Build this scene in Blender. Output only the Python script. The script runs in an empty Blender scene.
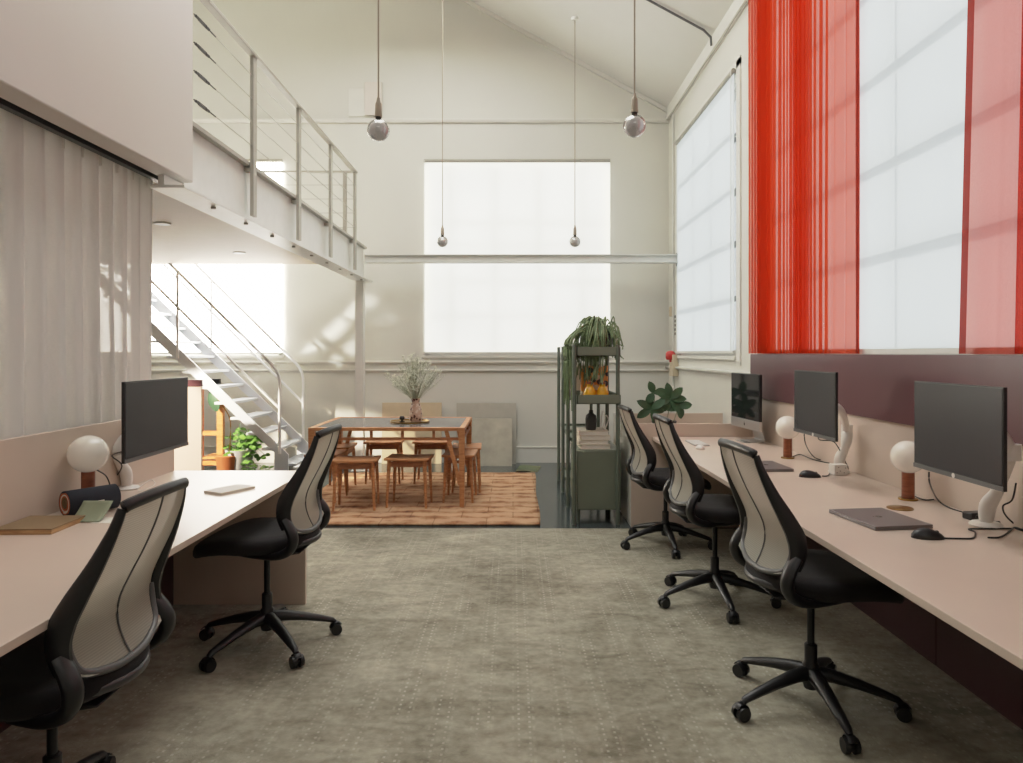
import bpy, bmesh, math, random
from mathutils import Vector, Matrix
PI = math.pi
R = random.Random(7)
sc = bpy.context.scene
COL = sc.collection
H, F, CX, CY = 1.40, 700.0, 513.0, 353.0      # eye height, focal length in px, vanishing point

def at(px, py, Y): return Vector(((px-CX)*Y/F, Y, H-(py-CY)*Y/F))
def on(px, py, z=0.73):
    Y = (H-z)*F/(py-CY); return Vector(((px-CX)*Y/F, Y, z))
def L3(r, g, b):
    def c(v):
        v /= 255.0
        return v/12.92 if v <= .04045 else ((v+.055)/1.055)**2.4
    return (c(r), c(g), c(b), 1)

# ------------------------------------------------------------------ materials
def newmat(n):
    m = bpy.data.materials.new(n); m.use_nodes = True
    return m, m.node_tree, m.node_tree.nodes, m.node_tree.links, m.node_tree.nodes['Principled BSDF']
def mat(n, rgb, rough=.5, metal=0, spec=.5, var=0, vscale=8, bump=0, bscale=200, trans=0, emit=0, coat=0, stretch=None, sheen=0):
    m, t, N, K, p = newmat(n)
    c = L3(*rgb)
    p.inputs['Base Color'].default_value = c
    p.inputs['Roughness'].default_value = rough
    p.inputs['Metallic'].default_value = metal
    p.inputs['Specular IOR Level'].default_value = spec
    p.inputs['Coat Weight'].default_value = coat
    if sheen: p.inputs['Sheen Weight'].default_value = sheen
    if emit:
        p.inputs['Emission Color'].default_value = c; p.inputs['Emission Strength'].default_value = emit
    tc = N.new('ShaderNodeTexCoord'); mp = N.new('ShaderNodeMapping')
    K.new(tc.outputs['Object'], mp.inputs['Vector'])
    if stretch: mp.inputs['Scale'].default_value = stretch
    nz = N.new('ShaderNodeTexNoise'); nz.inputs['Scale'].default_value = vscale; nz.inputs['Detail'].default_value = 5
    K.new(mp.outputs['Vector'], nz.inputs['Vector'])
    mr = N.new('ShaderNodeMapRange'); mr.inputs['From Min'].default_value = .3; mr.inputs['From Max'].default_value = .7
    v = max(var, .02)
    mr.inputs['To Min'].default_value = 1-v; mr.inputs['To Max'].default_value = 1+v
    K.new(nz.outputs['Fac'], mr.inputs['Value'])
    mx = N.new('ShaderNodeVectorMath'); mx.operation = 'SCALE'
    mx.inputs[0].default_value = c[:3]
    K.new(mr.outputs['Result'], mx.inputs['Scale']); K.new(mx.outputs['Vector'], p.inputs['Base Color'])
    if bump:
        n2 = N.new('ShaderNodeTexNoise'); n2.inputs['Scale'].default_value = bscale; n2.inputs['Detail'].default_value = 3
        K.new(mp.outputs['Vector'], n2.inputs['Vector'])
        bp = N.new('ShaderNodeBump'); bp.inputs['Strength'].default_value = bump; bp.inputs['Distance'].default_value = .005
        K.new(n2.outputs['Fac'], bp.inputs['Height']); K.new(bp.outputs['Normal'], p.inputs['Normal'])
    return m

def sheer(n, rgb, alpha, transl=.6, rgb2=None):
    """thin cloth: part see-through, part glowing from behind, denser where it turns away"""
    m, t, N, K, p = newmat(n); N.remove(p)
    out = N['Material Output']
    c = L3(*rgb); c2 = L3(*(rgb2 or rgb))
    df = N.new('ShaderNodeBsdfDiffuse'); df.inputs['Color'].default_value = c
    tl = N.new('ShaderNodeBsdfTranslucent'); tl.inputs['Color'].default_value = c2
    tp = N.new('ShaderNodeBsdfTransparent')
    tp.inputs['Color'].default_value = tuple(.50+.50*x for x in c2[:3])+(1,)
    m1 = N.new('ShaderNodeMixShader'); m1.inputs[0].default_value = transl
    K.new(df.outputs[0], m1.inputs[1]); K.new(tl.outputs[0], m1.inputs[2])
    tc = N.new('ShaderNodeTexCoord'); nz = N.new('ShaderNodeTexNoise'); nz.inputs['Scale'].default_value = 120
    K.new(tc.outputs['Object'], nz.inputs['Vector'])
    lw = N.new('ShaderNodeLayerWeight'); lw.inputs['Blend'].default_value = .35
    a1 = N.new('ShaderNodeMath'); a1.operation = 'MULTIPLY_ADD'; a1.inputs[1].default_value = .32; a1.inputs[2].default_value = alpha-.05
    K.new(lw.outputs['Facing'], a1.inputs[0])
    a2 = N.new('ShaderNodeMath'); a2.operation = 'MULTIPLY_ADD'; a2.inputs[1].default_value = .1; a2.use_clamp = True
    K.new(nz.outputs['Fac'], a2.inputs[0]); K.new(a1.outputs[0], a2.inputs[2])
    m2 = N.new('ShaderNodeMixShader'); K.new(a2.outputs[0], m2.inputs[0])
    K.new(tp.outputs[0], m2.inputs[1]); K.new(m1.outputs[0], m2.inputs[2]); K.new(m2.outputs[0], out.inputs['Surface'])
    return m

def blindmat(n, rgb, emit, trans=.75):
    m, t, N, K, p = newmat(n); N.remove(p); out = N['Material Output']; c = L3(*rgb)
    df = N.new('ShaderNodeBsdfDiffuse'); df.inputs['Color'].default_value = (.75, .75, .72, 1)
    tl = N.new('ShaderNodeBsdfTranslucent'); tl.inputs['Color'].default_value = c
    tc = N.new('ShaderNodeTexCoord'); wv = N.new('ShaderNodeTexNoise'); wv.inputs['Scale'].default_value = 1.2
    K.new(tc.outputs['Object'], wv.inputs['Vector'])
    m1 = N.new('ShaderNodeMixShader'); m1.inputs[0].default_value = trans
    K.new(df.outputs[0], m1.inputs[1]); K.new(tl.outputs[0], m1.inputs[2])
    em = N.new('ShaderNodeEmission'); em.inputs['Color'].default_value = c  # fabric emits by itself, standing in for daylight behind it
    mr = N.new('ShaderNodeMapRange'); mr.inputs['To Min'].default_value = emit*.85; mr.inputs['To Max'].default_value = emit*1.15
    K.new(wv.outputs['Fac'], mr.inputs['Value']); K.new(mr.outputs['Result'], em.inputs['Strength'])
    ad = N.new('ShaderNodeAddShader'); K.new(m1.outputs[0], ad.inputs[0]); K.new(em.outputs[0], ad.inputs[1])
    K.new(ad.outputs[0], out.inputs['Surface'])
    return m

def glassmat(n, rgb=(255, 255, 255), gl=.06, rough=.02):
    m, t, N, K, p = newmat(n); N.remove(p); out = N['Material Output']
    tp = N.new('ShaderNodeBsdfTransparent'); tp.inputs['Color'].default_value = L3(*rgb)
    g = N.new('ShaderNodeBsdfGlossy'); g.inputs['Roughness'].default_value = rough
    lw = N.new('ShaderNodeLayerWeight'); lw.inputs['Blend'].default_value = .3
    a = N.new('ShaderNodeMath'); a.operation = 'MULTIPLY_ADD'; a.inputs[1].default_value = .5; a.inputs[2].default_value = gl; a.use_clamp = True
    K.new(lw.outputs['Fresnel'], a.inputs[0])
    mx = N.new('ShaderNodeMixShader'); K.new(a.outputs[0], mx.inputs[0]); K.new(tp.outputs[0], mx.inputs[1]); K.new(g.outputs[0], mx.inputs[2])
    K.new(mx.outputs[0], out.inputs['Surface'])
    return m

def woodmat(n, a, b, rough=.45, scale=(3, 3, 22)):
    m, t, N, K, p = newmat(n)
    tc = N.new('ShaderNodeTexCoord'); mp = N.new('ShaderNodeMapping'); mp.inputs['Scale'].default_value = scale
    K.new(tc.outputs['Object'], mp.inputs['Vector'])
    nz = N.new('ShaderNodeTexNoise'); nz.inputs['Scale'].default_value = 3; nz.inputs['Detail'].default_value = 8; nz.inputs['Distortion'].default_value = .8
    K.new(mp.outputs['Vector'], nz.inputs['Vector'])
    cr = N.new('ShaderNodeValToRGB'); cr.color_ramp.elements[0].position = .35; cr.color_ramp.elements[1].position = .65
    cr.color_ramp.elements[0].color = L3(*a); cr.color_ramp.elements[1].color = L3(*b)
    K.new(nz.outputs['Fac'], cr.inputs['Fac']); K.new(cr.outputs['Color'], p.inputs['Base Color'])
    p.inputs['Roughness'].default_value = rough
    return m

def carpetmat():
    m, t, N, K, p = newmat('carpet_pile')
    tc = N.new('ShaderNodeTexCoord')
    def noise(scale, det=4, st=(1, 1, 1), dist=0):
        mp = N.new('ShaderNodeMapping'); mp.inputs['Scale'].default_value = st; K.new(tc.outputs['Object'], mp.inputs['Vector'])
        z = N.new('ShaderNodeTexNoise'); z.inputs['Scale'].default_value = scale; z.inputs['Detail'].default_value = det; z.inputs['Distortion'].default_value = dist
        K.new(mp.outputs['Vector'], z.inputs['Vector']); return z.outputs['Fac']
    def math_(op, a, b=None, c=None, clamp=False):
        q = N.new('ShaderNodeMath'); q.operation = op; q.use_clamp = clamp
        for i, v in enumerate((a, b, c)):
            if v is None: continue
            if isinstance(v, (int, float)): q.inputs[i].default_value = v
            else: K.new(v, q.inputs[i])
        return q.outputs[0]
    cr = N.new('ShaderNodeValToRGB'); e = cr.color_ramp.elements
    e[0].position = .37; e[0].color = L3(108, 103, 87); e[1].position = .65; e[1].color = L3(177, 173, 154)
    f = math_('ADD', math_('MULTIPLY', noise(1.3, 4, (1, 1, 1), .6), .42), math_('MULTIPLY', noise(3.2, 7, (1, 2.2, 1), 1.2), .33))
    f = math_('ADD', f, math_('MULTIPLY', noise(30, 3), .25))
    K.new(f, cr.inputs['Fac'])
    sp = N.new('ShaderNodeSeparateXYZ'); K.new(tc.outputs['Object'], sp.inputs[0])
    def dots(px, ph, py, off):
        cell = math_('ADD', math_('DIVIDE', sp.outputs['X'], px), ph)
        fx = math_('ABSOLUTE', math_('SUBTRACT', math_('FRACT', cell), .5))
        ax = math_('LESS_THAN', math_('MULTIPLY', fx, px), .0045)
        fy = math_('FRACT', math_('ADD', math_('DIVIDE', sp.outputs['Y'], py), off))
        ay = math_('LESS_THAN', fy, .36)
        return math_('MULTIPLY', ax, ay)
    d = math_('MAXIMUM', dots(.155, 0.1, .036, 0), dots(.155, .36, .036, .4))
    d2 = math_('MULTIPLY', dots(.0775, .5, .072, .2), .45)
    d = math_('MAXIMUM', d, d2)
    nn = math_('MULTIPLY_ADD', noise(3.5, 3), 2.6, -.85, True)
    d = math_('MULTIPLY', math_('MULTIPLY', d, nn), .5)
    mx = N.new('ShaderNodeMixRGB'); K.new(d, mx.inputs['Fac']); K.new(cr.outputs['Color'], mx.inputs['Color1']); mx.inputs['Color2'].default_value = L3(214, 210, 196)
    K.new(mx.outputs['Color'], p.inputs['Base Color'])
    p.inputs['Roughness'].default_value = .95; p.inputs['Specular IOR Level'].default_value = .15; p.inputs['Sheen Weight'].default_value = .15
    bp = N.new('ShaderNodeBump'); bp.inputs['Strength'].default_value = .5; bp.inputs['Distance'].default_value = .006
    K.new(noise(160, 3), bp.inputs['Height']); K.new(bp.outputs['Normal'], p.inputs['Normal'])
    return m

def rugmat():
    m, t, N, K, p = newmat('woven_rug')
    tc = N.new('ShaderNodeTexCoord'); mp = N.new('ShaderNodeMapping'); mp.inputs['Scale'].default_value = (1, 1, 1)
    K.new(tc.outputs['Object'], mp.inputs['Vector'])
    wv = N.new('ShaderNodeTexWave'); wv.bands_direction = 'Y'; wv.inputs['Scale'].default_value = 1.6; wv.inputs['Distortion'].default_value = 3.5
    wv.inputs['Detail'].default_value = 2; wv.inputs['Detail Scale'].default_value = 2.5
    K.new(mp.outputs['Vector'], wv.inputs['Vector'])
    vo = N.new('ShaderNodeTexVoronoi'); vo.inputs['Scale'].default_value = 7; vo.distance = 'MANHATTAN'; K.new(mp.outputs['Vector'], vo.inputs['Vector'])
    nz = N.new('ShaderNodeTexNoise'); nz.inputs['Scale'].default_value = 45; nz.inputs['Detail'].default_value = 4; K.new(mp.outputs['Vector'], nz.inputs['Vector'])
    a = N.new('ShaderNodeMath'); a.operation = 'MULTIPLY_ADD'; a.inputs[1].default_value = .45; K.new(wv.outputs['Fac'], a.inputs[0])
    b = N.new('ShaderNodeMath'); b.operation = 'MULTIPLY'; b.inputs[1].default_value = .45; K.new(nz.outputs['Fac'], b.inputs[0]); K.new(b.outputs[0], a.inputs[2])
    a3 = N.new('ShaderNodeMath'); a3.operation = 'MULTIPLY_ADD'; a3.inputs[1].default_value = .45; K.new(vo.outputs['Distance'], a3.inputs[0]); K.new(a.outputs[0], a3.inputs[2])
    cr = N.new('ShaderNodeValToRGB'); e = cr.color_ramp.elements
    e[0].position = .25; e[0].color = L3(104, 74, 64); e[1].position = .9; e[1].color = L3(196, 160, 126)
    q = e.new(.5); q.color = L3(160, 114, 82)
    K.new(a3.outputs[0], cr.inputs['Fac'])
    # tufted blocks: thin darker seams
    br = N.new('ShaderNodeTexBrick'); br.inputs['Scale'].default_value = 1.15; br.inputs['Mortar Size'].default_value = .006
    br.inputs['Color1'].default_value = (1, 1, 1, 1); br.inputs['Color2'].default_value = (.86, .82, .84, 1); br.inputs['Mortar'].default_value = (.5, .42, .38, 1)
    K.new(mp.outputs['Vector'], br.inputs['Vector'])
    mx = N.new('ShaderNodeMixRGB'); mx.blend_type = 'MULTIPLY'; mx.inputs['Fac'].default_value = .7
    K.new(cr.outputs['Color'], mx.inputs['Color1']); K.new(br.outputs['Color'], mx.inputs['Color2'])
    K.new(mx.outputs['Color'], p.inputs['Base Color']); p.inputs['Roughness'].default_value = .95; p.inputs['Specular IOR Level'].default_value = .1
    bp = N.new('ShaderNodeBump'); bp.inputs['Strength'].default_value = .8; bp.inputs['Distance'].default_value = .01
    K.new(a3.outputs[0], bp.inputs['Height']); K.new(bp.outputs['Normal'], p.inputs['Normal'])
    return m

def terrazzo(n, base, c1, c2, scale=30):
    m, t, N, K, p = newmat(n)
    tc = N.new('ShaderNodeTexCoord'); vo = N.new('ShaderNodeTexVoronoi'); vo.inputs['Scale'].default_value = scale
    K.new(tc.outputs['Object'], vo.inputs['Vector'])
    lt = N.new('ShaderNodeMath'); lt.operation = 'LESS_THAN'; lt.inputs[1].default_value = .5; K.new(vo.outputs['Distance'], lt.inputs[0])
    sp = N.new('ShaderNodeSeparateColor'); K.new(vo.outputs['Color'], sp.inputs[0])
    g = N.new('ShaderNodeMath'); g.operation = 'GREATER_THAN'; g.inputs[1].default_value = .3; K.new(sp.outputs[0], g.inputs[0])
    mu = N.new('ShaderNodeMath'); mu.operation = 'MULTIPLY'; K.new(lt.outputs[0], mu.inputs[0]); K.new(g.outputs[0], mu.inputs[1])
    g2 = N.new('ShaderNodeMath'); g2.operation = 'GREATER_THAN'; g2.inputs[1].default_value = .5; K.new(sp.outputs[1], g2.inputs[0])
    m1 = N.new('ShaderNodeMixRGB'); K.new(g2.outputs[0], m1.inputs['Fac']); m1.inputs['Color1'].default_value = L3(*c1); m1.inputs['Color2'].default_value = L3(*c2)
    m2 = N.new('ShaderNodeMixRGB'); K.new(mu.outputs[0], m2.inputs['Fac']); m2.inputs['Color1'].default_value = L3(*base); K.new(m1.outputs[0], m2.inputs['Color2'])
    K.new(m2.outputs[0], p.inputs['Base Color']); p.inputs['Roughness'].default_value = .35
    return m

def meshfabric():
    m, t, N, K, p = newmat('chair_mesh_weave')
    out = N['Material Output']
    tc = N.new('ShaderNodeTexCoord'); sp = N.new('ShaderNodeSeparateXYZ'); K.new(tc.outputs['Object'], sp.inputs[0])
    mu = N.new('ShaderNodeMath'); mu.operation = 'MULTIPLY'; mu.inputs[1].default_value = 950; K.new(sp.outputs['Z'], mu.inputs[0])
    sn = N.new('ShaderNodeMath'); sn.operation = 'SINE'; K.new(mu.outputs[0], sn.inputs[0])
    mr = N.new('ShaderNodeMapRange'); mr.inputs['From Min'].default_value = -1; mr.inputs['To Min'].default_value = .78; mr.inputs['To Max'].default_value = .97
    K.new(sn.outputs[0], mr.inputs['Value'])
    p.inputs['Base Color'].default_value = L3(190, 187, 172); p.inputs['Roughness'].default_value = .7
    tl = N.new('ShaderNodeBsdfTranslucent'); tl.inputs['Color'].default_value = L3(205, 202, 188)
    m0 = N.new('ShaderNodeMixShader'); m0.inputs[0].default_value = .35; K.new(p.outputs[0], m0.inputs[1]); K.new(tl.outputs[0], m0.inputs[2])
    tp = N.new('ShaderNodeBsdfTransparent'); mx = N.new('ShaderNodeMixShader')
    K.new(mr.outputs['Result'], mx.inputs[0]); K.new(tp.outputs[0], mx.inputs[1]); K.new(m0.outputs[0], mx.inputs[2]); K.new(mx.outputs[0], out.inputs['Surface'])
    return m

M = dict(
    wall=mat('wall_paint', (212, 211, 202), .55, var=.02, vscale=1.5, bump=.05, bscale=60),
    ceil=mat('ceiling_paint', (216, 215, 209), .6, var=.02, vscale=2),
    trim=mat('trim_paint', (218, 217, 209), .4),
    wallw=mat('upper_wall_paint', (206, 200, 194), .5, var=.015, vscale=1.5),
    floor=mat('dark_gloss_floor', (62, 70, 70), .16, var=.12, vscale=5, spec=.5),
    carpet=carpetmat(), rug=rugmat(),
    cream=mat('cream_laminate', (205, 187, 172), .33, var=.015, vscale=4, spec=.4),
    creamedge=mat('cream_edge', (176, 152, 134), .5),
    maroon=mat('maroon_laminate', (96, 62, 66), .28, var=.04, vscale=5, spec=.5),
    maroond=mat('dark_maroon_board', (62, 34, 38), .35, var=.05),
    black=mat('black_plastic', (24, 24, 26), .38), blackm=mat('black_satin_metal', (30, 30, 33), .3, metal=.4),
    seat=mat('black_upholstery', (34, 31, 32), .85, bump=.2, bscale=500, spec=.2, sheen=.1),
    greyp=mat('grey_plastic', (92, 92, 92), .4),
    meshf=meshfabric(),
    steel=mat('grey_painted_steel', (166, 163, 152), .42, var=.04, vscale=12),
    steelw=mat('white_painted_steel', (218, 218, 212), .4, var=.03, vscale=12),
    stair=mat('stair_paint', (212, 216, 222), .35, var=.02, vscale=6),
    railp=mat('rail_paint', (238, 239, 240), .3),
    chrome=mat('satin_steel', (180, 180, 178), .3, metal=.9),
    cable=mat('steel_cable', (170, 168, 160), .35, metal=.6), dark=mat('dark_hardware', (48, 44, 40), .45, metal=.3),
    oak=woodmat('oak_orange', (170, 112, 70), (198, 140, 94)), oakd=woodmat('oak_deep', (142, 88, 56), (172, 116, 78)),
    walnut=woodmat('lamp_wood', (128, 68, 42), (152, 88, 58), .35),
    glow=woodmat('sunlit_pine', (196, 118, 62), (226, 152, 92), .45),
    brass=mat('aged_brass', (150, 116, 62), .32, metal=.85, var=.1, vscale=40),
    opal=mat('opal_glass', (232, 224, 212), .22, emit=.08, coat=.3, spec=.4),
    screen=mat('monitor_screen', (60, 61, 64), .25, spec=.45), screenb=mat('gloss_screen', (30, 31, 34), .06, spec=.6),
    white=mat('white_plastic', (226, 222, 216), .4), alu=mat('aluminium', (196, 194, 192), .32, metal=.7),
    spacegrey=mat('grey_aluminium', (128, 120, 120), .36, metal=.55), lgdark=mat('lid_mark', (82, 78, 80), .2, metal=.6),
    green=mat('sage_green_steel', (110, 118, 103), .42, var=.03), greend=mat('green_steel_post', (94, 104, 92), .4),
    leaf=mat('leaf_green', (86, 128, 62), .5, var=.25, vscale=9), leafd=mat('leaf_dark', (54, 86, 58), .35, var=.2, vscale=12),
    rhip=mat('succulent_green', (112, 130, 92), .55, var=.25, vscale=20), leafb=mat('leaf_bright', (92, 136, 56), .5, var=.2, vscale=12),
    stemc=mat('dry_stem', (168, 170, 146), .8), bloss=mat('dry_blossom', (214, 216, 200), .8, var=.1, vscale=40),
    pot=mat('dark_pot', (52, 50, 50), .6), potg=mat('grey_pot', (176, 174, 172), .6, var=.05), potc=mat('copper_pot', (186, 110, 70), .35, metal=.3),
    yellow=mat('amber_jar', (226, 168, 40), .12, var=.15, vscale=25, spec=.6), card=mat('pale_board', (200, 182, 152), .7, var=.05),
    stone=mat('stone_slab', (168, 162, 146), .5, var=.16, vscale=7), grey=mat('grey_board', (182, 178, 166), .7, var=.06),
    rim=mat('dark_grey_plastic', (58, 57, 58), .3),
    paper=mat('paper', (226, 220, 208), .7), paper2=mat('book_paper', (232, 224, 214), .7),
    ttop=mat('table_stone_top', (112, 112, 112), .14, var=.12, vscale=9, spec=.55),
    vase=terrazzo('chip_vase', (206, 170, 148), (92, 44, 36), (226, 204, 186), 38),
    box=terrazzo('print_box', (222, 150, 70), (60, 56, 52), (228, 218, 196), 20),
    navy=mat('navy_cloth', (44, 48, 58), .9, bump=.3, bscale=300), orange=mat('rust_cloth', (188, 104, 68), .9, bump=.3, bscale=300),
    sand=mat('olive_cloth', (120, 100, 70), .9), sage=mat('sage_card', (142, 150, 124), .8, var=.03), board=mat('brown_board', (132, 108, 78), .55, var=.05, vscale=30),
    boarde=woodmat('ply_edge', (150, 112, 74), (196, 158, 112)),
    red=mat('red_plastic', (186, 50, 44), .35), ivory=mat('ivory_plastic', (206, 192, 164), .5),
    curt=sheer('orange_sheer', (206, 70, 38), .45, .58, (238, 92, 44)), curtl=sheer('orange_sheer_light', (206, 66, 40), .27, .55, (232, 84, 44)), hem=sheer('orange_hem', (160, 62, 50), .80, .45, (180, 66, 50)),
    wcurt=sheer('white_curtain_cloth', (240, 238, 233), .965, .36),
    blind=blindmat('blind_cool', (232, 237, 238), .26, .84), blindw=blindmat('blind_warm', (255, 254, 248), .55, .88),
    blinds=blindmat('blind_emissive', (255, 250, 242), 8, .88), bars=mat('glazing_bar_paint', (112, 116, 116), .5),  # strong emission in this blind replaces sun from outside and lights the stairs
    glass=glassmat('window_glass'), bulb=glassmat('clear_bulb_glass', (235, 235, 232), .22), frost=mat('frosted_glass', (226, 222, 220), .5, emit=.12),
    striped=mat('striped_mat', (176, 170, 136), .9), plug=mat('socket_bakelite', (150, 138, 120), .4),
    soffit=mat('soffit_paint', (202, 186, 166), .6), bookr=mat('plum_cover', (110, 46, 66), .6), bookb=mat('slate_cover', (60, 74, 84), .6),
    bookw=mat('cream_cover', (216, 206, 186), .6), soil=mat('soil', (48, 38, 30), .95), potwh=mat('cream_pot', (214, 206, 196), .5),
)

# ------------------------------------------------------------------ mesh builder
class MB:
    def __init__(s): s.b = bmesh.new()
    def box(s, x0, x1, y0, y1, z0, z1):
        v = [s.b.verts.new(p) for p in ((x0,y0,z0),(x1,y0,z0),(x1,y1,z0),(x0,y1,z0),(x0,y0,z1),(x1,y0,z1),(x1,y1,z1),(x0,y1,z1))]
        for f in ((3,2,1,0),(4,5,6,7),(0,1,5,4),(1,2,6,5),(2,3,7,6),(3,0,4,7)): s.b.faces.new([v[i] for i in f])
        return s
    def hexa(s, pts):
        v = [s.b.verts.new(p) for p in pts]
        for f in ((3,2,1,0),(4,5,6,7),(0,1,5,4),(1,2,6,5),(2,3,7,6),(3,0,4,7)): s.b.faces.new([v[i] for i in f])
        return s
    def bar(s, p, q, w, h, up=(0,0,1)):
        """square bar from p to q, w sideways, h along up"""
        return s.sweep([p, q], [(w/2, h/2)]*2, up, 4)
    def sweep(s, pts, rad, up=(0,0,1), seg=10, closed=False, cap=True, sq=False):
        """loft an ellipse (or a rectangle when seg == 4) along points; rad: number, list of numbers or of (side, up) pairs"""
        P = [Vector(p) for p in pts]; n = len(P)
        if not isinstance(rad, (list, tuple)): rad = [rad]*n
        rings = []; U0 = Vector(up)
        for i in range(n):
            if closed: d = P[(i+1) % n]-P[i-1]
            else: d = P[min(i+1, n-1)]-P[max(i-1, 0)]
            d.normalize()
            side = d.cross(U0)
            if side.length < 1e-4: side = d.cross(Vector((1, 0, 0) if abs(d.x) < .9 else (0, 1, 0)))
            side.normalize(); u = side.cross(d).normalized()
            r = rad[i]; a, b = r if isinstance(r, (list, tuple)) else (r, r)
            ring = []
            if seg == 4:
                for cx, cy in ((-1,-1),(1,-1),(1,1),(-1,1)): ring.append(s.b.verts.new(P[i]+side*a*cx+u*b*cy))
            else:
                for k in range(seg):
                    t = 2*PI*k/seg; ring.append(s.b.verts.new(P[i]+side*a*math.cos(t)+u*b*math.sin(t)))
            rings.append(ring)
        m = len(rings[0])
        for i in range(n if closed else n-1):
            A, B = rings[i], rings[(i+1) % n]
            for k in range(m): s.b.faces.new((A[k], A[(k+1) % m], B[(k+1) % m], B[k]))
        if not closed and cap:
            s.b.faces.new(rings[0][::-1]); s.b.faces.new(rings[-1])
        return s
    def cyl(s, p, q, r, r2=None, seg=20): return s.sweep([p, q], [r, r if r2 is None else r2], seg=seg)
    def lathe(s, prof, c=(0,0,0), seg=28, rot=None):
        c = Vector(c); rings = []
        for r, z in prof:
            if r < 1e-5:
                p = Vector((0, 0, z)); p = rot @ p if rot else p
                rings.append([s.b.verts.new(c+p)])
            else:
                ring = []
                for k in range(seg):
                    p = Vector((r*math.cos(2*PI*k/seg), r*math.sin(2*PI*k/seg), z)); p = rot @ p if rot else p
                    ring.append(s.b.verts.new(c+p))
                rings.append(ring)
        for A, B in zip(rings, rings[1:]):
            if len(A) == 1 and len(B) == 1: continue
            for k in range(seg):
                k2 = (k+1) % seg
                if len(A) == 1: s.b.faces.new((A[0], B[k2], B[k]))
                elif len(B) == 1: s.b.faces.new((A[k], A[k2], B[0]))
                else: s.b.faces.new((A[k], A[k2], B[k2], B[k]))
        if len(rings[0]) > 1: s.b.faces.new(rings[0][::-1])
        if len(rings[-1]) > 1: s.b.faces.new(rings[-1])
        return s
    def ball(s, c, r, seg=20, sx=1, sy=1, sz=1):
        prof = [(r*math.sin(PI*i/(seg//2)), -r*math.cos(PI*i/(seg//2))) for i in range(seg//2+1)]
        n0 = len(s.b.verts); s.lathe(prof, (0,0,0), seg); s.b.verts.ensure_lookup_table()
        for v in s.b.verts[n0:]: v.co = Vector((v.co.x*sx, v.co.y*sy, v.co.z*sz))+Vector(c)
        return s
    def prism(s, poly, ax, a, b):
        def P(u, v, w): return {'x': (w, u, v), 'y': (u, w, v), 'z': (u, v, w)}[ax]
        A = [s.b.verts.new(P(u, v, a)) for u, v in poly]; B = [s.b.verts.new(P(u, v, b)) for u, v in poly]
        n = len(poly); s.b.faces.new(A[::-1]); s.b.faces.new(B)
        for i in range(n): s.b.faces.new((A[i], A[(i+1) % n], B[(i+1) % n], B[i]))
        return s
    def grid(s, nu, nv, fn):
        V = [[s.b.verts.new(fn(i/nu, j/nv)) for j in range(nv+1)] for i in range(nu+1)]
        for i in range(nu):
            for j in range(nv): s.b.faces.new((V[i][j], V[i+1][j], V[i+1][j+1], V[i][j+1]))
        return s
    def leaf(s, base, d, nrm, L, W, droop=.15, n=5, fold=.18):
        d = Vector(d).normalized(); nrm = Vector(nrm); side = d.cross(nrm)
        if side.length < 1e-3: side = d.cross(Vector((1, .3, .2)))
        side.normalize(); up = side.cross(d).normalized(); base = Vector(base); rows = []
        for i in range(n+1):
            t = i/n; w = W*.5*math.sin(PI*min(1, t*.93+.04))**.8; c = base+d*L*t-up*droop*L*t*t
            if i == n: rows.append([s.b.verts.new(c)])
            else: rows.append([s.b.verts.new(c-side*w+up*w*fold), s.b.verts.new(c), s.b.verts.new(c+side*w+up*w*fold)])
        for A, B in zip(rows, rows[1:]):
            if len(B) == 1: s.b.faces.new((A[0], A[1], B[0])); s.b.faces.new((A[1], A[2], B[0]))
            else: s.b.faces.new((A[0], A[1], B[1], B[0])); s.b.faces.new((A[1], A[2], B[2], B[1]))
        return s
    def build(s, name, m, parent=None, bev=0, smooth=True, ang=.7, solid=0, sub=0):
        bmesh.ops.recalc_face_normals(s.b, faces=s.b.faces[:])
        me = bpy.data.meshes.new(name); s.b.to_mesh(me); s.b.free()
        me.materials.append(m)
        if smooth:
            for p in me.polygons: p.use_smooth = True
            me.set_sharp_from_angle(angle=ang)
        o = bpy.data.objects.new(name, me); COL.objects.link(o)
        if parent: o.parent = parent
        if solid:
            q = o.modifiers.new('solid', 'SOLIDIFY'); q.thickness = solid; q.offset = 0
        if bev:
            q = o.modifiers.new('bevel', 'BEVEL'); q.width = bev; q.segments = 2; q.limit_method = 'ANGLE'; q.angle_limit = .7
        if sub:
            q = o.modifiers.new('sub', 'SUBSURF'); q.levels = sub; q.render_levels = sub
        return o

def tag(o, label, cat, group=None, kind=None):
    o['label'] = label; o['category'] = cat
    if group: o['group'] = group
    if kind: o['kind'] = kind
    return o
def thing(name, label, cat, loc=(0,0,0), rz=0, group=None):
    o = bpy.data.objects.new(name, None); COL.objects.link(o); o.empty_display_size = .1
    o.location = loc; o.rotation_euler = (0, 0, rz)
    return tag(o, label, cat, group)
def struct(name, mb, m, label=None, cat=None, **k):
    o = mb.build(name, m, **k); o['kind'] = 'structure'
    if label: o['label'] = label
    if cat: o['category'] = cat
    return o
def copy_tree(o, loc, rz, label, group=None):
    c = o.copy(); COL.objects.link(c); c.location = loc; c.rotation_euler = (0, 0, rz); c['label'] = label
    if group: c['group'] = group
    for ch in list(o.children):
        d = ch.copy(); COL.objects.link(d); d.parent = c
        for g in list(ch.children):
            e = g.copy(); COL.objects.link(e); e.parent = d
    return c
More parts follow.
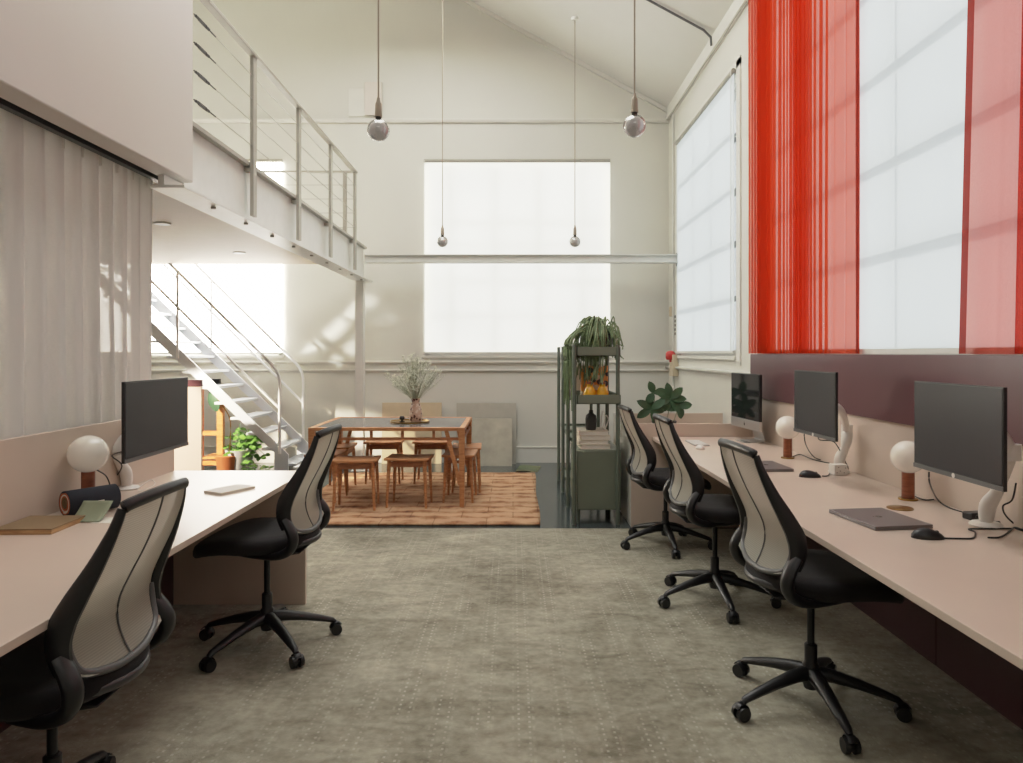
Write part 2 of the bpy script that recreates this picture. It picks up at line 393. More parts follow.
def smooth_path(pts, n=8):
    P = [Vector(p) for p in pts]; out = []
    for i in range(len(P)-1):
        a = P[max(i-1, 0)]; b = P[i]; c = P[i+1]; d = P[min(i+2, len(P)-1)]
        for k in range(n):
            t = k/n
            out.append(.5*((2*b)+(c-a)*t+(2*a-5*b+4*c-d)*t*t+(3*b-a-3*c+d)*t**3))
    out.append(P[-1]); return out

# ------------------------------------------------------------------ room shell
XR, YB, XL, YF = 1.99, 8.95, -6.0, -3.0
EAVE = 4.50; SL = .544; XRG = -3.0
def zc(x): return EAVE+SL*(XR-x) if x > XRG else EAVE+SL*(XR-XRG)-SL*(XRG-x)
struct('floor', MB().box(XL-.2, XR+.2, YF-.2, YB+.2, -.12, 0), M['floor'], 'dark glossy painted floor', 'floor')
W1 = (-1.125, 1.227, 1.37, 3.85); W2 = (-5.3, -2.95, 1.37, 3.85)
mb = MB()
y0, y1 = YB, YB+.22
for a, b, c, d in ((XL-.2, W2[0], 0, EAVE-.1), (W2[0], W2[1], 0, W2[2]), (W2[0], W2[1], W2[3], EAVE-.1), (W2[1], W1[0], 0, EAVE-.1),
                   (W1[0], W1[1], 0, W1[2]), (W1[0], W1[1], W1[3], EAVE-.1), (W1[1], XR+.2, 0, EAVE-.1)):
    mb.box(a, b, y0, y1, c, d)
mb.prism([(XL-.2, EAVE-.1), (XR+.2, EAVE-.1), (XR+.2, EAVE), (XRG, zc(XRG)+.1), (XL-.2, zc(XL))], 'y', y0, y1)
struct('wall_back', mb, M['wall'], 'tall cream painted gable wall behind the dining table', 'wall', smooth=False)
W3 = (6.22, 8.39, 1.37, 3.90); W4 = (.9, 5.35, 1.38, 4.15)
mb = MB()
for a, b, c, d in ((YF-.2, W4[0], 0, EAVE+.05), (W4[0], W4[1], 0, W4[2]), (W4[0], W4[1], W4[3], EAVE+.05), (W4[1], W3[0], 0, EAVE+.05),
                   (W3[0], W3[1], 0, W3[2]), (W3[0], W3[1], W3[3], EAVE+.05), (W3[1], YB+.2, 0, EAVE+.05)):
    mb.box(XR, XR+.22, a, b, c, d)
struct('wall_right', mb, M['wall'], 'cream painted side wall with tall windows', 'wall', smooth=False)
struct('wall_left', MB().box(XL-.2, XL, YF, YB, 0, zc(XL)+.1), M['wall'], smooth=False)
struct('wall_front', MB().prism([(XL-.2, 0), (XR+.2, 0), (XR+.2, EAVE), (XRG, zc(XRG)), (XL-.2, zc(XL))], 'y', YF-.2, YF), M['wall'], smooth=False)
struct('ceiling', MB().prism([(XR+.2, EAVE-.1), (XRG, zc(XRG)), (XL-.2, zc(XL-.2)), (XL-.2, zc(XL-.2)+.15), (XRG, zc(XRG)+.15), (XR+.2, EAVE+.05)], 'y', YF, YB+.2), M['ceil'], 'white sloping ceiling', 'ceiling', smooth=False)
# upper solid wall block over the white curtain
struct('wall_left_upper', MB().box(-1.87, -1.75, YF, 3.83, 2.33, 6.4), M['wallw'], 'white wall block above the white curtain', 'wall', bev=.006)
# trims
def trim(n, mb, **k): return struct(n, mb, M['trim'], **k)
trim('trim_1', MB().prism([(YB, 4.34), (YB-.03, 4.34), (YB-.045, 4.37), (YB-.045, 4.385), (YB, 4.395)], 'x', XL, XR), smooth=False)
trim('trim_2', MB().prism([(YB, 1.255), (YB-.03, 1.265), (YB-.05, 1.28), (YB-.05, 1.295), (YB, 1.30)], 'x', -6, XR), smooth=False)
trim('trim_3', MB().prism([(YB, 1.155), (YB-.02, 1.16), (YB-.035, 1.175), (YB-.035, 1.19), (YB, 1.195)], 'x', -6, XR), smooth=False)
trim('trim_4', MB().prism([(XR, 1.195), (XR-.03, 1.205), (XR-.045, 1.22), (XR-.045, 1.235), (XR, 1.24)], 'y', 5.75, YB), smooth=False)
trim('trim_5', MB().box(XR-.045, XR, YF, YB, 4.36, 4.385).box(XR-.03, XR, YF, YB, 4.40, EAVE+.05))
trim('trim_6', MB().sweep([(XR-.02, YB-.02, EAVE-.01), (XRG, YB-.02, zc(XRG)-.01)], .022, seg=4), smooth=False)
trim('trim_7', MB().box(XR-.014, XR, 6.10, 6.2, 1.29, 3.98).box(XR-.014, XR, 8.41, 8.5, 1.29, 3.98).box(XR-.014, XR, 6.1, 8.5, 3.92, 4.0))
struct('baseboard_back', MB().box(-6, XR, YB-.02, YB, 0, .20).box(-6, XR, YB-.028, YB, .19, .205), M['trim'])
struct('baseboard_right', MB().box(XR-.02, XR, 6.7, YB-.02, 0, .18), M['trim'])

# windows
def window(n, axis, lo, hi, z0, z1, vs, hs, m, lab):
    t = bpy.data.objects.new('window_%d' % n, None); COL.objects.link(t); t['kind'] = 'structure'; t['label'] = lab; t['category'] = 'window'
    t.location = (((lo+hi)/2, YB+.055, z0) if axis == 'x' else (XR+.055, (lo+hi)/2, z0)); o = t.location.copy()
    def b(mb, a0, a1, c0, c1, dp):
        if axis == 'x': mb.box(a0-o.x, a1-o.x, -dp, dp, c0-o.z, c1-o.z)
        else: mb.box(-dp, dp, a0-o.y, a1-o.y, c0-o.z, c1-o.z)
    f = MB()
    b(f, lo, lo+.05, z0, z1, .035); b(f, hi-.05, hi, z0, z1, .035); b(f, lo, hi, z0, z0+.06, .035); b(f, lo, hi, z1-.06, z1, .035)
    f.build('window_frame', m, t)
    g = MB()
    wv = .025 if axis == 'x' else .006
    for v in vs: b(g, v-wv, v+wv, z0+.05, z1-.05, .025)
    for h in hs: b(g, lo+.04, hi-.04, h-.02, h+.02, .022)
    g.build('glazing_bars', M['bars'], t)
    p = MB(); b(p, lo+.03, hi-.03, z0+.03, z1-.03, .003); p.build('pane', M['glass'], t)
    s = MB()
    if axis == 'x': s.box(lo-.03-o.x, hi+.03-o.x, YB-.03-o.y, YB+.02-o.y, -.035, 0)
    else: s.box(XR-.025-o.x, XR+.02-o.x, lo-o.y, hi-o.y, -.035, 0)
    s.build('sill', M['trim'], t, bev=.004)
    return t
window(1, 'x', *W1, (-.79, -.23, .33, .89), (1.87, 2.31, 2.77, 3.06), M['steelw'], 'large gridded window in the back wall')
window(2, 'x', *W2, (-4.7, -4.1, -3.5), (1.87, 2.31, 2.77, 3.2), M['steelw'], 'bright gridded window behind the staircase')
window(3, 'y', *W3, (6.95, 7.65), (1.90, 2.40, 2.88, 3.38), M['steelw'], 'narrower gridded window in the side wall, near the corner')
window(4, 'y', *W4, (1.8, 2.7, 3.6, 4.5), (1.93, 2.41, 2.90, 3.40, 3.88), M['steelw'], 'wide side window behind the orange curtains')

def blind(lab, axis, lo, hi, z0, z1, m):
    o = Vector(((lo+hi)/2, YB-.03, z0) if axis == 'x' else (XR-.03, (lo+hi)/2, z0))
    t = thing('roller_blind', lab, 'blind', o, 0)
    w = (hi-lo)/2
    ax = (lambda a: (a, 0)) if axis == 'x' else (lambda a: (0, a))
    def bx(mb, a0, a1, d0, d1, c0, c1):
        return mb.box(a0, a1, d0, d1, c0, c1) if axis == 'x' else mb.box(d0, d1, a0, a1, c0, c1)
    bx(MB(), -w, w, .004, .006, 0.01, z1-z0).build('blind_fabric', m, t, smooth=False)
    p, q = (( -w, 0, z1-z0), (w, 0, z1-z0)) if axis == 'x' else ((0, -w, z1-z0), (0, w, z1-z0))
    MB().cyl(p, q, .022).build('roller_tube', M['steel'], t)
    bx(MB(), -w, w, -.008, .014, -.005, .022).build('bottom_bar', M['steelw'], t)
    ch = (-w+.01, -.03, 0) if axis == 'x' else (-.03, -w-.02, 0)
    MB().cyl((ch[0], ch[1], .02), (ch[0], ch[1], z1-z0), .0035, seg=6).build('pull_chain', M['steelw'], t)
    return t
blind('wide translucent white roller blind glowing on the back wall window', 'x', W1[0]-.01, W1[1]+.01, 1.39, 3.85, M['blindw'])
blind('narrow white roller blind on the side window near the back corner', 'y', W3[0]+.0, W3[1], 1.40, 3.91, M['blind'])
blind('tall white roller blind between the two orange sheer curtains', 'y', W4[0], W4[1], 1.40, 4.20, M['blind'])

blind('self-glowing white roller blind on the window behind the staircase', 'x', W2[0]-.01, W2[1]+.01, 1.39, 3.85, M['blinds'])

# ------------------------------------------------------------------ mezzanine
t = thing('mezzanine', 'white steel-edged mezzanine platform on the left over the staircase', 'mezzanine', (-1.82, 0, 2.27))
def rel(mb, o):
    for v in mb.b.verts: v.co -= Vector(o)
    return mb
o = (-1.82, 0, 2.27)
rel(MB().box(-1.835, -1.805, 3.62, 8.46, 2.27, 2.325).box(-1.835, -1.805, 3.84, 8.46, 2.325, 2.66), o).build('beam_web', M['steelw'], t)
rel(MB().box(-1.88, -1.70, 3.62, 8.52, 2.255, 2.27), o).build('bottom_flange', M['steelw'], t)
rel(MB().box(-1.92, -1.765, 3.84, 8.46, 2.655, 2.68), o).build('top_flange', M['steel'], t)
rel(MB().box(-1.93, -1.875, -2.9, 3.83, 2.36, 2.375), o).build('edge_channel', M['steelw'], t)
rel(MB().box(-5.98, -1.94, -2.9, 7.85, 2.395, 2.43), o).build('soffit_panel', M['soffit'], t)
rel(MB().box(-5.98, -1.94, -2.9, 7.85, 2.44, 2.70), o).build('deck', M['ceil'], t)
for k in range(9): MB().cyl((-1.755-o[0], 4.1+.5*k, 2.243-o[2]), (-1.755-o[0], 4.1+.5*k, 2.257-o[2]), .014, seg=8).build('bolt', M['steel'], t)

t = thing('balustrade', 'grey steel balustrade with thin wire infill along the mezzanine edge', 'railing', (-1.75, 3.85, 2.32))
o = (-1.75, 3.85, 2.32)
for Y in (4.72, 5.72, 6.72, 7.75):
    p = rel(MB().box(-1.762, -1.738, Y-.03, Y+.03, 2.32, 3.40), o).build('post', M['steel'], t)
    rel(MB().box(-1.835, -1.762, Y-.028, Y+.028, 2.62, 2.645), o).build('bracket', M['steel'], p)
rel(MB().box(-1.775, -1.725, 3.84, 7.78, 3.395, 3.415), o).build('handrail', M['steel'], t, bev=.003)
rel(MB().box(-3.6, -1.76, 7.73, 7.77, 3.395, 3.415), o).build('handrail', M['steel'], t)
for x in (-1.86, -2.9): rel(MB().box(x-.02, x+.02, 7.735, 7.765, 2.70, 3.396), o).build('post', M['steel'], t)
for z in (2.79, 2.95, 3.105, 3.26):
    c = rel(MB().cyl((-1.75, 4.1, z), (-1.75, 7.74, z), .003, seg=6), o).build('wire', M['cable'], t)
    rel(MB().cyl((-1.75, 3.84, z), (-1.75, 4.12, z), .004, seg=6).cyl((-1.75, 3.86, z), (-1.75, 3.90, z), .008, seg=8).cyl((-1.75, 3.99, z), (-1.75, 4.03, z), .008, seg=8)
        .bar((-1.75, 3.89, z+.009), (-1.75, 4.0, z+.009), .004, .004).bar((-1.75, 3.89, z-.009), (-1.75, 4.0, z-.009), .004, .004), o).build('turnbuckle', M['dark'], c)
    rel(MB().cyl((-3.6, 7.75, z), (-1.76, 7.75, z), .003, seg=6), o).build('wire', M['cable'], t)

tag(MB().box(-.05, .05, -.05, .05, 0, 2.255).box(-.09, .09, -.09, .09, 0, .015).build('steel_column', M['steelw'], bev=.004), 'white square steel column under the mezzanine corner', 'column').location = (-1.82, 8.33, 0)
t = thing('tie_beam', 'white horizontal steel beam crossing in front of the back window', 'beam', (.1, 8.4, 2.48))
MB().box(-1.87, 1.87, -.012, .012, 0, .095).build('web', M['steelw'], t)
MB().box(-1.87, 1.87, -.05, .05, .087, .098).box(-1.87, 1.87, -.05, .05, 0, .01).build('flanges', M['steelw'], t)
MB().box(1.87, 1.888, -.06, .06, -.03, .12).build('wall_bracket', M['dark'], t)
for i, (x, y) in enumerate(((-2.69, 5.37), (-2.71, 6.93))):
    t = thing('downlight', ('recessed round downlight in the soffit, nearer the white curtain', 'recessed round downlight in the soffit, farther from the white curtain')[i], 'ceiling light', (x, y, 2.385), 0, 'downlights under the mezzanine')
    MB().lathe([(.045, .002), (.055, 0), (.062, .004), (.062, .01), (.045, .01)]).build('bezel', M['steelw'], t)
    MB().lathe([(0, .006), (.046, .006), (.046, .009), (0, .009)]).build('lens', M['greyp'], t)

# ceiling conduit, wall pipe, wires
tag(MB().sweep([(-1.2, 6.83, zc(-1.2)-.02), (1.86, 6.83, zc(1.86)-.02), (1.93, 6.83, 4.48), (1.935, 6.83, 4.40)], .012, seg=8).build('ceiling_conduit', M['greyp']), 'thin grey conduit running across the sloping ceiling', 'pipe')
tag(MB().cyl((XR-.018, 8.62, .7), (XR-.018, 8.62, 4.35), .011, seg=10).build('wall_pipe', M['steelw']), 'thin vertical painted pipe beside the narrow side window', 'pipe')
wr = [(XR-.055, 5.8+.35*k, 4.31+.012*math.sin(k*2.1)) for k in range(9)]
tag(MB().sweep(smooth_path(wr, 4), .005, seg=6).build('wall_wire', M['cable']), 'loose wire strung under the crown trim', 'cable')
# vents / hatch on the gable
tag(MB().box(-.12, .12, -.012, 0, 0, .36).build('wall_panel', M['trim'], bev=.003), 'small cream access panel high on the back wall', 'panel').location = (-1.98, YB, 4.42)
tag(MB().box(-.11, .11, -.03, 0, 0, .42).build('wall_vent', M['potwh'], bev=.003), 'cream box vent high on the back wall by the pendant bulb', 'vent').location = (-1.93, YB-.013, 4.43)
bpy.data.objects['wall_vent'].location.x = -1.78
# fire alarm and switch box
t = thing('fire_alarm', 'red alarm sounder on a cream box in the back right corner', 'alarm', (XR-.001, 8.5, 1.12))
MB().box(-.07, 0, -.09, .09, 0, .26).build('back_box', M['ivory'], t, bev=.006)
MB().lathe([(0, -.002), (.05, -.002), (.06, .02), (.06, .07), (.04, .10), (0, .11)], (-.075, 0, .2)).build('sounder', M['red'], t)
MB().box(-.09, -.071, -.03, .03, .17, .2).build('sounder_bracket', M['red'], t)
tag(MB().box(-.02, 0, -.04, .04, 0, .12).box(-.026, -.02, -.012, .012, .04, .08).build('wall_switch', M['ivory'], bev=.003), 'small ivory switch on the side wall by the corner pipe', 'switch').location = (XR, 8.8, 1.86)
sgn = MB()
for k in range(5): sgn.box(-.014, 0, -.018, .018, k*.052, k*.052+.03)
tag(sgn.build('pipe_clip_strip', M['dark']), 'short dark strip of clips on the side wall next to the blind', 'bracket').location = (XR, 8.55, 1.62)

# ------------------------------------------------------------------ curtains
def curtain(name, label, x, ya, yb, z0, z1, m, waves, amp, hemm=None, seed=1, warp=None, hems='', ymap=None, sway=.0, fold=None):
    rr = random.Random(seed)
    t = thing(name, label, 'curtain', (x, (ya+yb)/2, z0))
    ph = [rr.uniform(0, 6.28) for _ in range(8)]
    def fn(u, v):
        uu = ymap(u) if ymap else u
        k = (fold(u) if fold else 1)
        phi = u*waves*2*PI+ph[0]+1.5*math.sin(u*11+ph[2])+.55*math.sin(v*2.2+u*13+ph[1])
        ax = amp*k*(.72+.28*math.sin(u*29+ph[3]))
        x = ax*(math.cos(phi)+.3*math.sin(2.3*phi+v+ph[4]))
        y = ya+(yb-ya)*uu+sway*k*(.7+.4*math.sin(u*17+ph[5]))*math.sin(phi)
        if warp: y += warp(u, v)
        y = max(min(y, max(ya, yb)+.01), min(ya, yb)-.16)
        return Vector((x, y-(ya+yb)/2, v*(z1-z0)))
    n = int(waves*14)
    MB().grid(n, 16, fn).build('cloth', m, t, ang=3)
    for h in hems:
        u0, u1 = ((0, .02) if h == 'a' else (.98, 1))
        MB().grid(2, 16, lambda u, v: fn(u0+(u1-u0)*u, v)+Vector((-.006, 0, 0))).build('side_hem', hemm, t, ang=3)
    return t
# left: white curtain
t = curtain('white_curtain', 'long white gathered curtain hanging behind the left desk', -1.985, .2, 3.86, 1.0, 2.372, M['wcurt'], 27, .026, seed=4, sway=.018)
hd = MB()
for k in range(26): hd.bar((.004, -1.75+.14*k, 1.30), (.004, -1.75+.14*k, 1.375), .008, .012)
hd.build('pleat_heads', M['white'], t)
tag(MB().box(-.018, .018, -1.9, 1.81, 0, .026).box(-.012, .012, -1.9, 1.81, .026, .034).build('curtain_track', M['black']), 'dark curtain track above the white curtain', 'curtain track').location = (-1.915, 2.02, 2.324)
# right: orange sheers.  u runs from the far edge to the near edge
t1 = curtain('orange_curtain', 'gathered orange-red sheer curtain nearest the dark panel end', 1.930, 5.70, 3.89, 1.396, 4.42, M['curt'], 23, .017, M['hem'], 11, hems='b', sway=.05,
             ymap=lambda u: .79*u/.88 if u < .88 else .79+.21*(u-.88)/.12, fold=lambda u: 1 if u < .86 else .5)
t2 = curtain('orange_curtain', 'orange-red sheer curtain at the right edge with a dark side hem', 1.930, 2.99, 1.50, 1.396, 4.42, M['curtl'], 9, .016, M['hem'], 5, sway=.04,
             warp=lambda u, v: -.12*v*(1-u), ymap=lambda u: .17*u/.10 if u < .10 else .17+.83*(u-.10)/.90, fold=lambda u: min(1, max(0, (u-.07)/.06)))
# wide dark hem band of the right-hand curtain
MB().grid(2, 16, lambda u, v: Vector((-.026, 2.99-(2.99+1.50)/2-.045*u-.12*v, v*3.02))).build('hem_band', M['hem'], t2, ang=3)
tag(MB().cyl((0, -2.6, 0), (0, 1.9, 0), .016, seg=12).build('curtain_rail', M['steelw']), 'white curtain rail above the orange curtains', 'curtain rail').location = (1.938, 3.95, 4.43)

# ------------------------------------------------------------------ floor coverings
tag(MB().box(-1.96, 1.96, YF+.02, 5.54, 0, .012).build('carpet', M['carpet']), 'large mottled grey-green carpet with rows of pale dots', 'carpet')
rg = MB()
def rugp(u, v):
    x = -1.95+2.17*u; y = 5.665+2.44*v
    if u > .99: x += .008*math.sin(v*9)+.03*v
    return Vector((x, y, .011+.003*math.sin(u*40)*math.sin(v*37)))
rg.grid(60, 60, rugp)
tag(rg.build('area_rug', M['rug'], solid=.014, ang=3), 'terracotta and tan woven rug under the dining table', 'rug')

# ------------------------------------------------------------------ desks
t = thing('desk', 'long cream desk along the right wall with a dark maroon backing', 'desk', (1.5, 3.1, 0))
o = (1.5, 3.1, 0)
rel(MB().box(1.115, 1.913, .5, 5.598, .705, .73), o).build('worktop', M['cream'], t, bev=.002)
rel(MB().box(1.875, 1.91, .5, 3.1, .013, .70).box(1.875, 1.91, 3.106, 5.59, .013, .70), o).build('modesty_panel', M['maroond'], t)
rel(MB().box(1.13, 1.87, .5, .53, .012, .70), o).build('end_panel', M['cream'], t)
for Y in (1.75, 3.1, 4.4):
    rel(MB().box(1.2, 1.87, Y-.02, Y+.02, .66, .703), o).build('support_rail', M['dark'], t)
t = thing('desk_screen', 'cream and maroon divider panel behind the right desk', 'screen', (1.93, 3.1, 0)); o = (1.93, 3.1, 0)
rel(MB().box(1.916, 1.94, .5, 5.6, .013, 1.05), o).build('lower_panel', M['cream'], t)
rel(MB().box(1.905, 1.945, .5, 5.62, 1.052, 1.392), o).build('upper_panel', M['maroon'], t, bev=.002)
t = thing('desk', 'long cream desk along the left under the white curtain', 'desk', (-1.55, 2.2, 0)); o = (-1.55, 2.2, 0)
rel(MB().box(-1.928, -1.17, .3, 3.99, .705, .73), o).build('worktop', M['cream'], t, bev=.002)
rel(MB().box(-1.905, -1.145, 3.86, 3.885, .012, .704), o).build('end_panel', M['cream'], t, bev=.002)
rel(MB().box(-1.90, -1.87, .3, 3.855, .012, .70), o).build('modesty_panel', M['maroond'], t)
rel(MB().box(-1.87, -1.2, 2.1, 2.14, .66, .703), o).build('support_rail', M['dark'], t)
tag(MB().box(-.012, .012, -1.85, 1.84, 0, 1.058).build('desk_screen', M['cream'], bev=.002), 'plain cream divider panel behind the left desk', 'screen').location = (-1.942, 2.15, .012)
# low cream unit at the end of the right desk
t = thing('low_cabinet', 'low cream boxed unit closing off the far end of the right desk', 'cabinet', (1.45, 6.1, 0)); o = (1.45, 6.1, 0)
rel(MB().box(.947, 1.97, 5.605, 5.63, 0, .834), o).build('front_panel', M['cream'], t, bev=.002)
rel(MB().box(.947, .972, 5.632, 6.60, 0, .834), o).build('side_panel', M['trim'], t, bev=.002)
rel(MB().box(.974, 1.97, 6.575, 6.60, 0, .834), o).build('back_panel', M['cream'], t)
rel(MB().box(.974, 1.97, 5.632, 6.573, .60, .62), o).build('inner_shelf', M['cream'], t)

# ------------------------------------------------------------------ office chairs
def make_chair(label, dz=0.0):
    t = thing('office_chair', label, 'office chair', (0, 0, 0), 0, 'mesh-back office chairs')
    # side rails (profile in y,z ; half width x)
    prof = [(-.292, 1.012, .166), (-.276, .955, .180), (-.240, .87, .197), (-.198, .79, .211), (-.168, .725, .220), (-.162, .665, .224), (-.178, .610, .224)]
    prof = [(y, z+dz, x) for y, z, x in prof]
    thick = [(.011, .012), (.013, .015), (.015, .022), (.018, .030), (.021, .035), (.020, .033), (.018, .027)]
    for s in (-1, 1):
        pts = smooth_path([(s*x, y, z) for y, z, x in prof], 4)
        n = len(pts); th = []
        for i in range(n):
            k = i/4; a = int(min(k, 5)); f = k-a
            th.append((thick[a][0]*(1-f)+thick[a+1][0]*f, thick[a][1]*(1-f)+thick[a+1][1]*f))
        MB().sweep(pts, th, up=(0, 1, .3), seg=10).build('back_rail', M['black'], t)
        # hooked bracket joining back and seat
        hp = smooth_path([(s*.228, -.168, .650+dz), (s*.236, -.195, .610+dz), (s*.240, -.210, .565+dz), (s*.236, -.192, .518+dz), (s*.222, -.130, .487+dz), (s*.19, -.03, .478+dz), (s*.14, .10, .480+dz)], 5)
        m_ = len(hp); rr = [(.019+.006*math.sin(PI*min(1, i/m_*1.3))-.006*i/m_, .026+.008*math.sin(PI*min(1, (i+1)/m_*1.6))-.012*i/m_) for i in range(m_)]
        MB().sweep(hp, rr, up=(1, 0, 0), seg=12).build('back_bracket', M['black'], t)
    top = smooth_path([(-.168, -.297, 1.016+dz), (-.15, -.304, 1.022+dz), (-.08, -.314, 1.027+dz), (0, -.317, 1.029+dz), (.08, -.314, 1.027+dz), (.15, -.304, 1.022+dz), (.168, -.297, 1.016+dz)], 5)
    MB().sweep(top, (.014, .016) and [(.013, .017)]*len(top), up=(0, 0, 1), seg=10).build('top_rail', M['black'], t)
    low = smooth_path([(-.206, -.172, .70+dz), (-.204, -.178, .645+dz), (-.18, -.198, .592+dz), (-.09, -.222, .566+dz), (0, -.228, .560+dz), (.09, -.222, .566+dz), (.18, -.198, .592+dz), (.204, -.178, .645+dz), (.206, -.172, .70+dz)], 5)
    MB().sweep(low, .0115, up=(0, 0, 1), seg=10).build('lower_rail', M['greyp'], t)
    P = [Vector((y, z, x)) for y, z, x in prof]; P.append(Vector((-.205, .585+dz, .19)))
    sp_ = smooth_path([tuple(p) for p in P], 4)
    def fn(u, v):
        k = v*(len(sp_)-1); a = int(min(k, len(sp_)-2)); q = sp_[a].lerp(sp_[a+1], k-a)
        x = (u*2-1)*q.z; bow = (1-(u*2-1)**2)
        return Vector((x, q.x-.012*bow-.010, q.y-.03*bow*max(0, v-.85)/.15))
    MB().grid(14, 28, fn).build('back_mesh', M['meshf'], t, ang=3)
    se = []
    for i in range(17):
        v = i/16; u = .5+.16*(1-v)**1.2*0+.0
        se.append(fn(.5, v)-Vector((0, .002, 0)))
    MB().sweep(se, .0028, seg=6).build('seam', M['greyp'], t)
    # seat
    sb = MB(); lay = [(.86, .487), (.97, .492), (1.0, .508), (1.0, .528), (.975, .545), (.90, .555), (.6, .553), (.25, .549)]
    rings = []
    for sc_, z in lay:
        ring = []
        for k in range(36):
            a = 2*PI*k/36; ca, sa = math.cos(a), math.sin(a)
            ex = .62
            x = .245*sc_*math.copysign(abs(ca)**ex, ca); y = .035+.268*sc_*math.copysign(abs(sa)**ex, sa)
            if y < 0: x *= 1-.25*(-y/.24)**2
            zz = z+dz
            if y > .1: zz -= .05*((y-.1)/.2)**2
            if y < -.1: zz += .012*((-.1-y)/.14)
            ring.append(sb.b.verts.new((x, y, zz)))
        rings.append(ring)
    for A, B in zip(rings, rings[1:]):
        for k in range(36): sb.b.faces.new((A[k], A[(k+1) % 36], B[(k+1) % 36], B[k]))
    sb.b.faces.new(rings[0][::-1]); sb.b.faces.new(rings[-1])
    sb.build('seat', M['seat'], t, ang=2)
    pan = []
    for k in range(22):
        a = PI*1.14+PI*.72*k/21; pan.append((.215*math.cos(a), -.03+.215*math.sin(a), .520+dz+.006*math.cos(2*a)))
    MB().sweep(pan, [(.007, .013)]*22, seg=8).build('seat_shell_rim', M['rim'], t)
    MB().prism([(-.16, .485), (.20, .488), (.235, .475), (.20, .458), (.07, .452), (-.12, .455), (-.2, .468)], 'x', -.12, .12).build('mechanism', M['black'], t, bev=.008) .location.z = dz
    MB().cyl((0, 0, .24), (0, 0, .46+dz), .014, seg=16).build('gas_column', M['blackm'], t)
    MB().lathe([(0, .075), (.026, .075), (.03, .09), (.031, .17), (.024, .18), (.024, .245), (.018, .25), (0, .25)], seg=20).build('hub', M['black'], t)
    for k in range(5):
        a = 2*PI*k/5
        c, s_ = math.cos(a), math.sin(a)
        pts = [(r*c, r*s_, z) for r, z in ((.015, .135), (.08, .13), (.17, .112), (.25, .09), (.305, .073), (.318, .062))]
        arm = MB().sweep(pts, [(.030, .030), (.029, .025), (.024, .020), (.020, .016), (.016, .013), (.012, .010)], seg=10).build('base_arm', M['black'], t)
        b = (.31*c, .31*s_)
        cs = MB().cyl((b[0], b[1], .03), (b[0], b[1], .064), .006, seg=8)
        tx, ty = -s_, c
        ox, oy = b[0]+.012*c, b[1]+.012*s_
        for q in (-1, 1):
            p0 = (ox+tx*.009*q, oy+ty*.009*q, 0.0275); p1 = (ox+tx*.026*q, oy+ty*.026*q, 0.0275)
            cs.sweep([p0, p1], [.028, .026], seg=20)
        cs.cyl((ox-tx*.01, oy-ty*.01, 0.0275), (ox+tx*.01, oy+ty*.01, 0.0275), .012, seg=12)
        cs.sweep(smooth_path([(ox-c*.030, oy-s_*.030, .036), (ox-c*.018, oy-s_*.018, .056), (ox+c*.008, oy+s_*.008, .062), (ox+c*.026, oy+s_*.026, .048)], 4), [(.016, .003)]*13, seg=8)
        cs.build('caster', M['black'], arm)
    return t
def place_chair(src, X, Y, rz, base, label):
    """rz turns seat and back; base turns the star foot"""
    c = src if src.get('fresh') else copy_tree(src, (0, 0, 0), 0, label)
    if src.get('fresh'): del src['fresh']
    c['label'] = label; c.location = (X, Y, 0.0); c.rotation_euler = (0, 0, rz)
    for ch in c.children:
        if ch.name.startswith('base_arm'): ch.rotation_euler = (0, 0, base-rz)
    return c
D = math.radians
cr_ = make_chair('x'); cr_['fresh'] = 1
c1 = place_chair(cr_, 1.17, 2.75, D(-86), D(198), 'black office chair with pale mesh back at the right desk, nearest the camera')
place_chair(c1, 1.13, 3.92, D(-88), D(198), 'black mesh-back office chair, middle one of the three at the right desk')
cl_ = make_chair('x', -.03); cl_['fresh'] = 1
c3 = place_chair(cl_, 1.10, 5.05, D(-86), D(198), 'black mesh-back office chair at the far end of the right desk, by the green shelves')
place_chair(c3, -1.31, 1.99, D(90), D(25), 'black office chair cropped by the bottom left corner, at the left desk')
place_chair(c1, -1.17, 3.33, D(88), D(168), 'black mesh-back office chair at the far end of the left desk')
for c in list(sc.objects):
    if c.name.startswith('office_chair'): c.location.z = .012-.0005

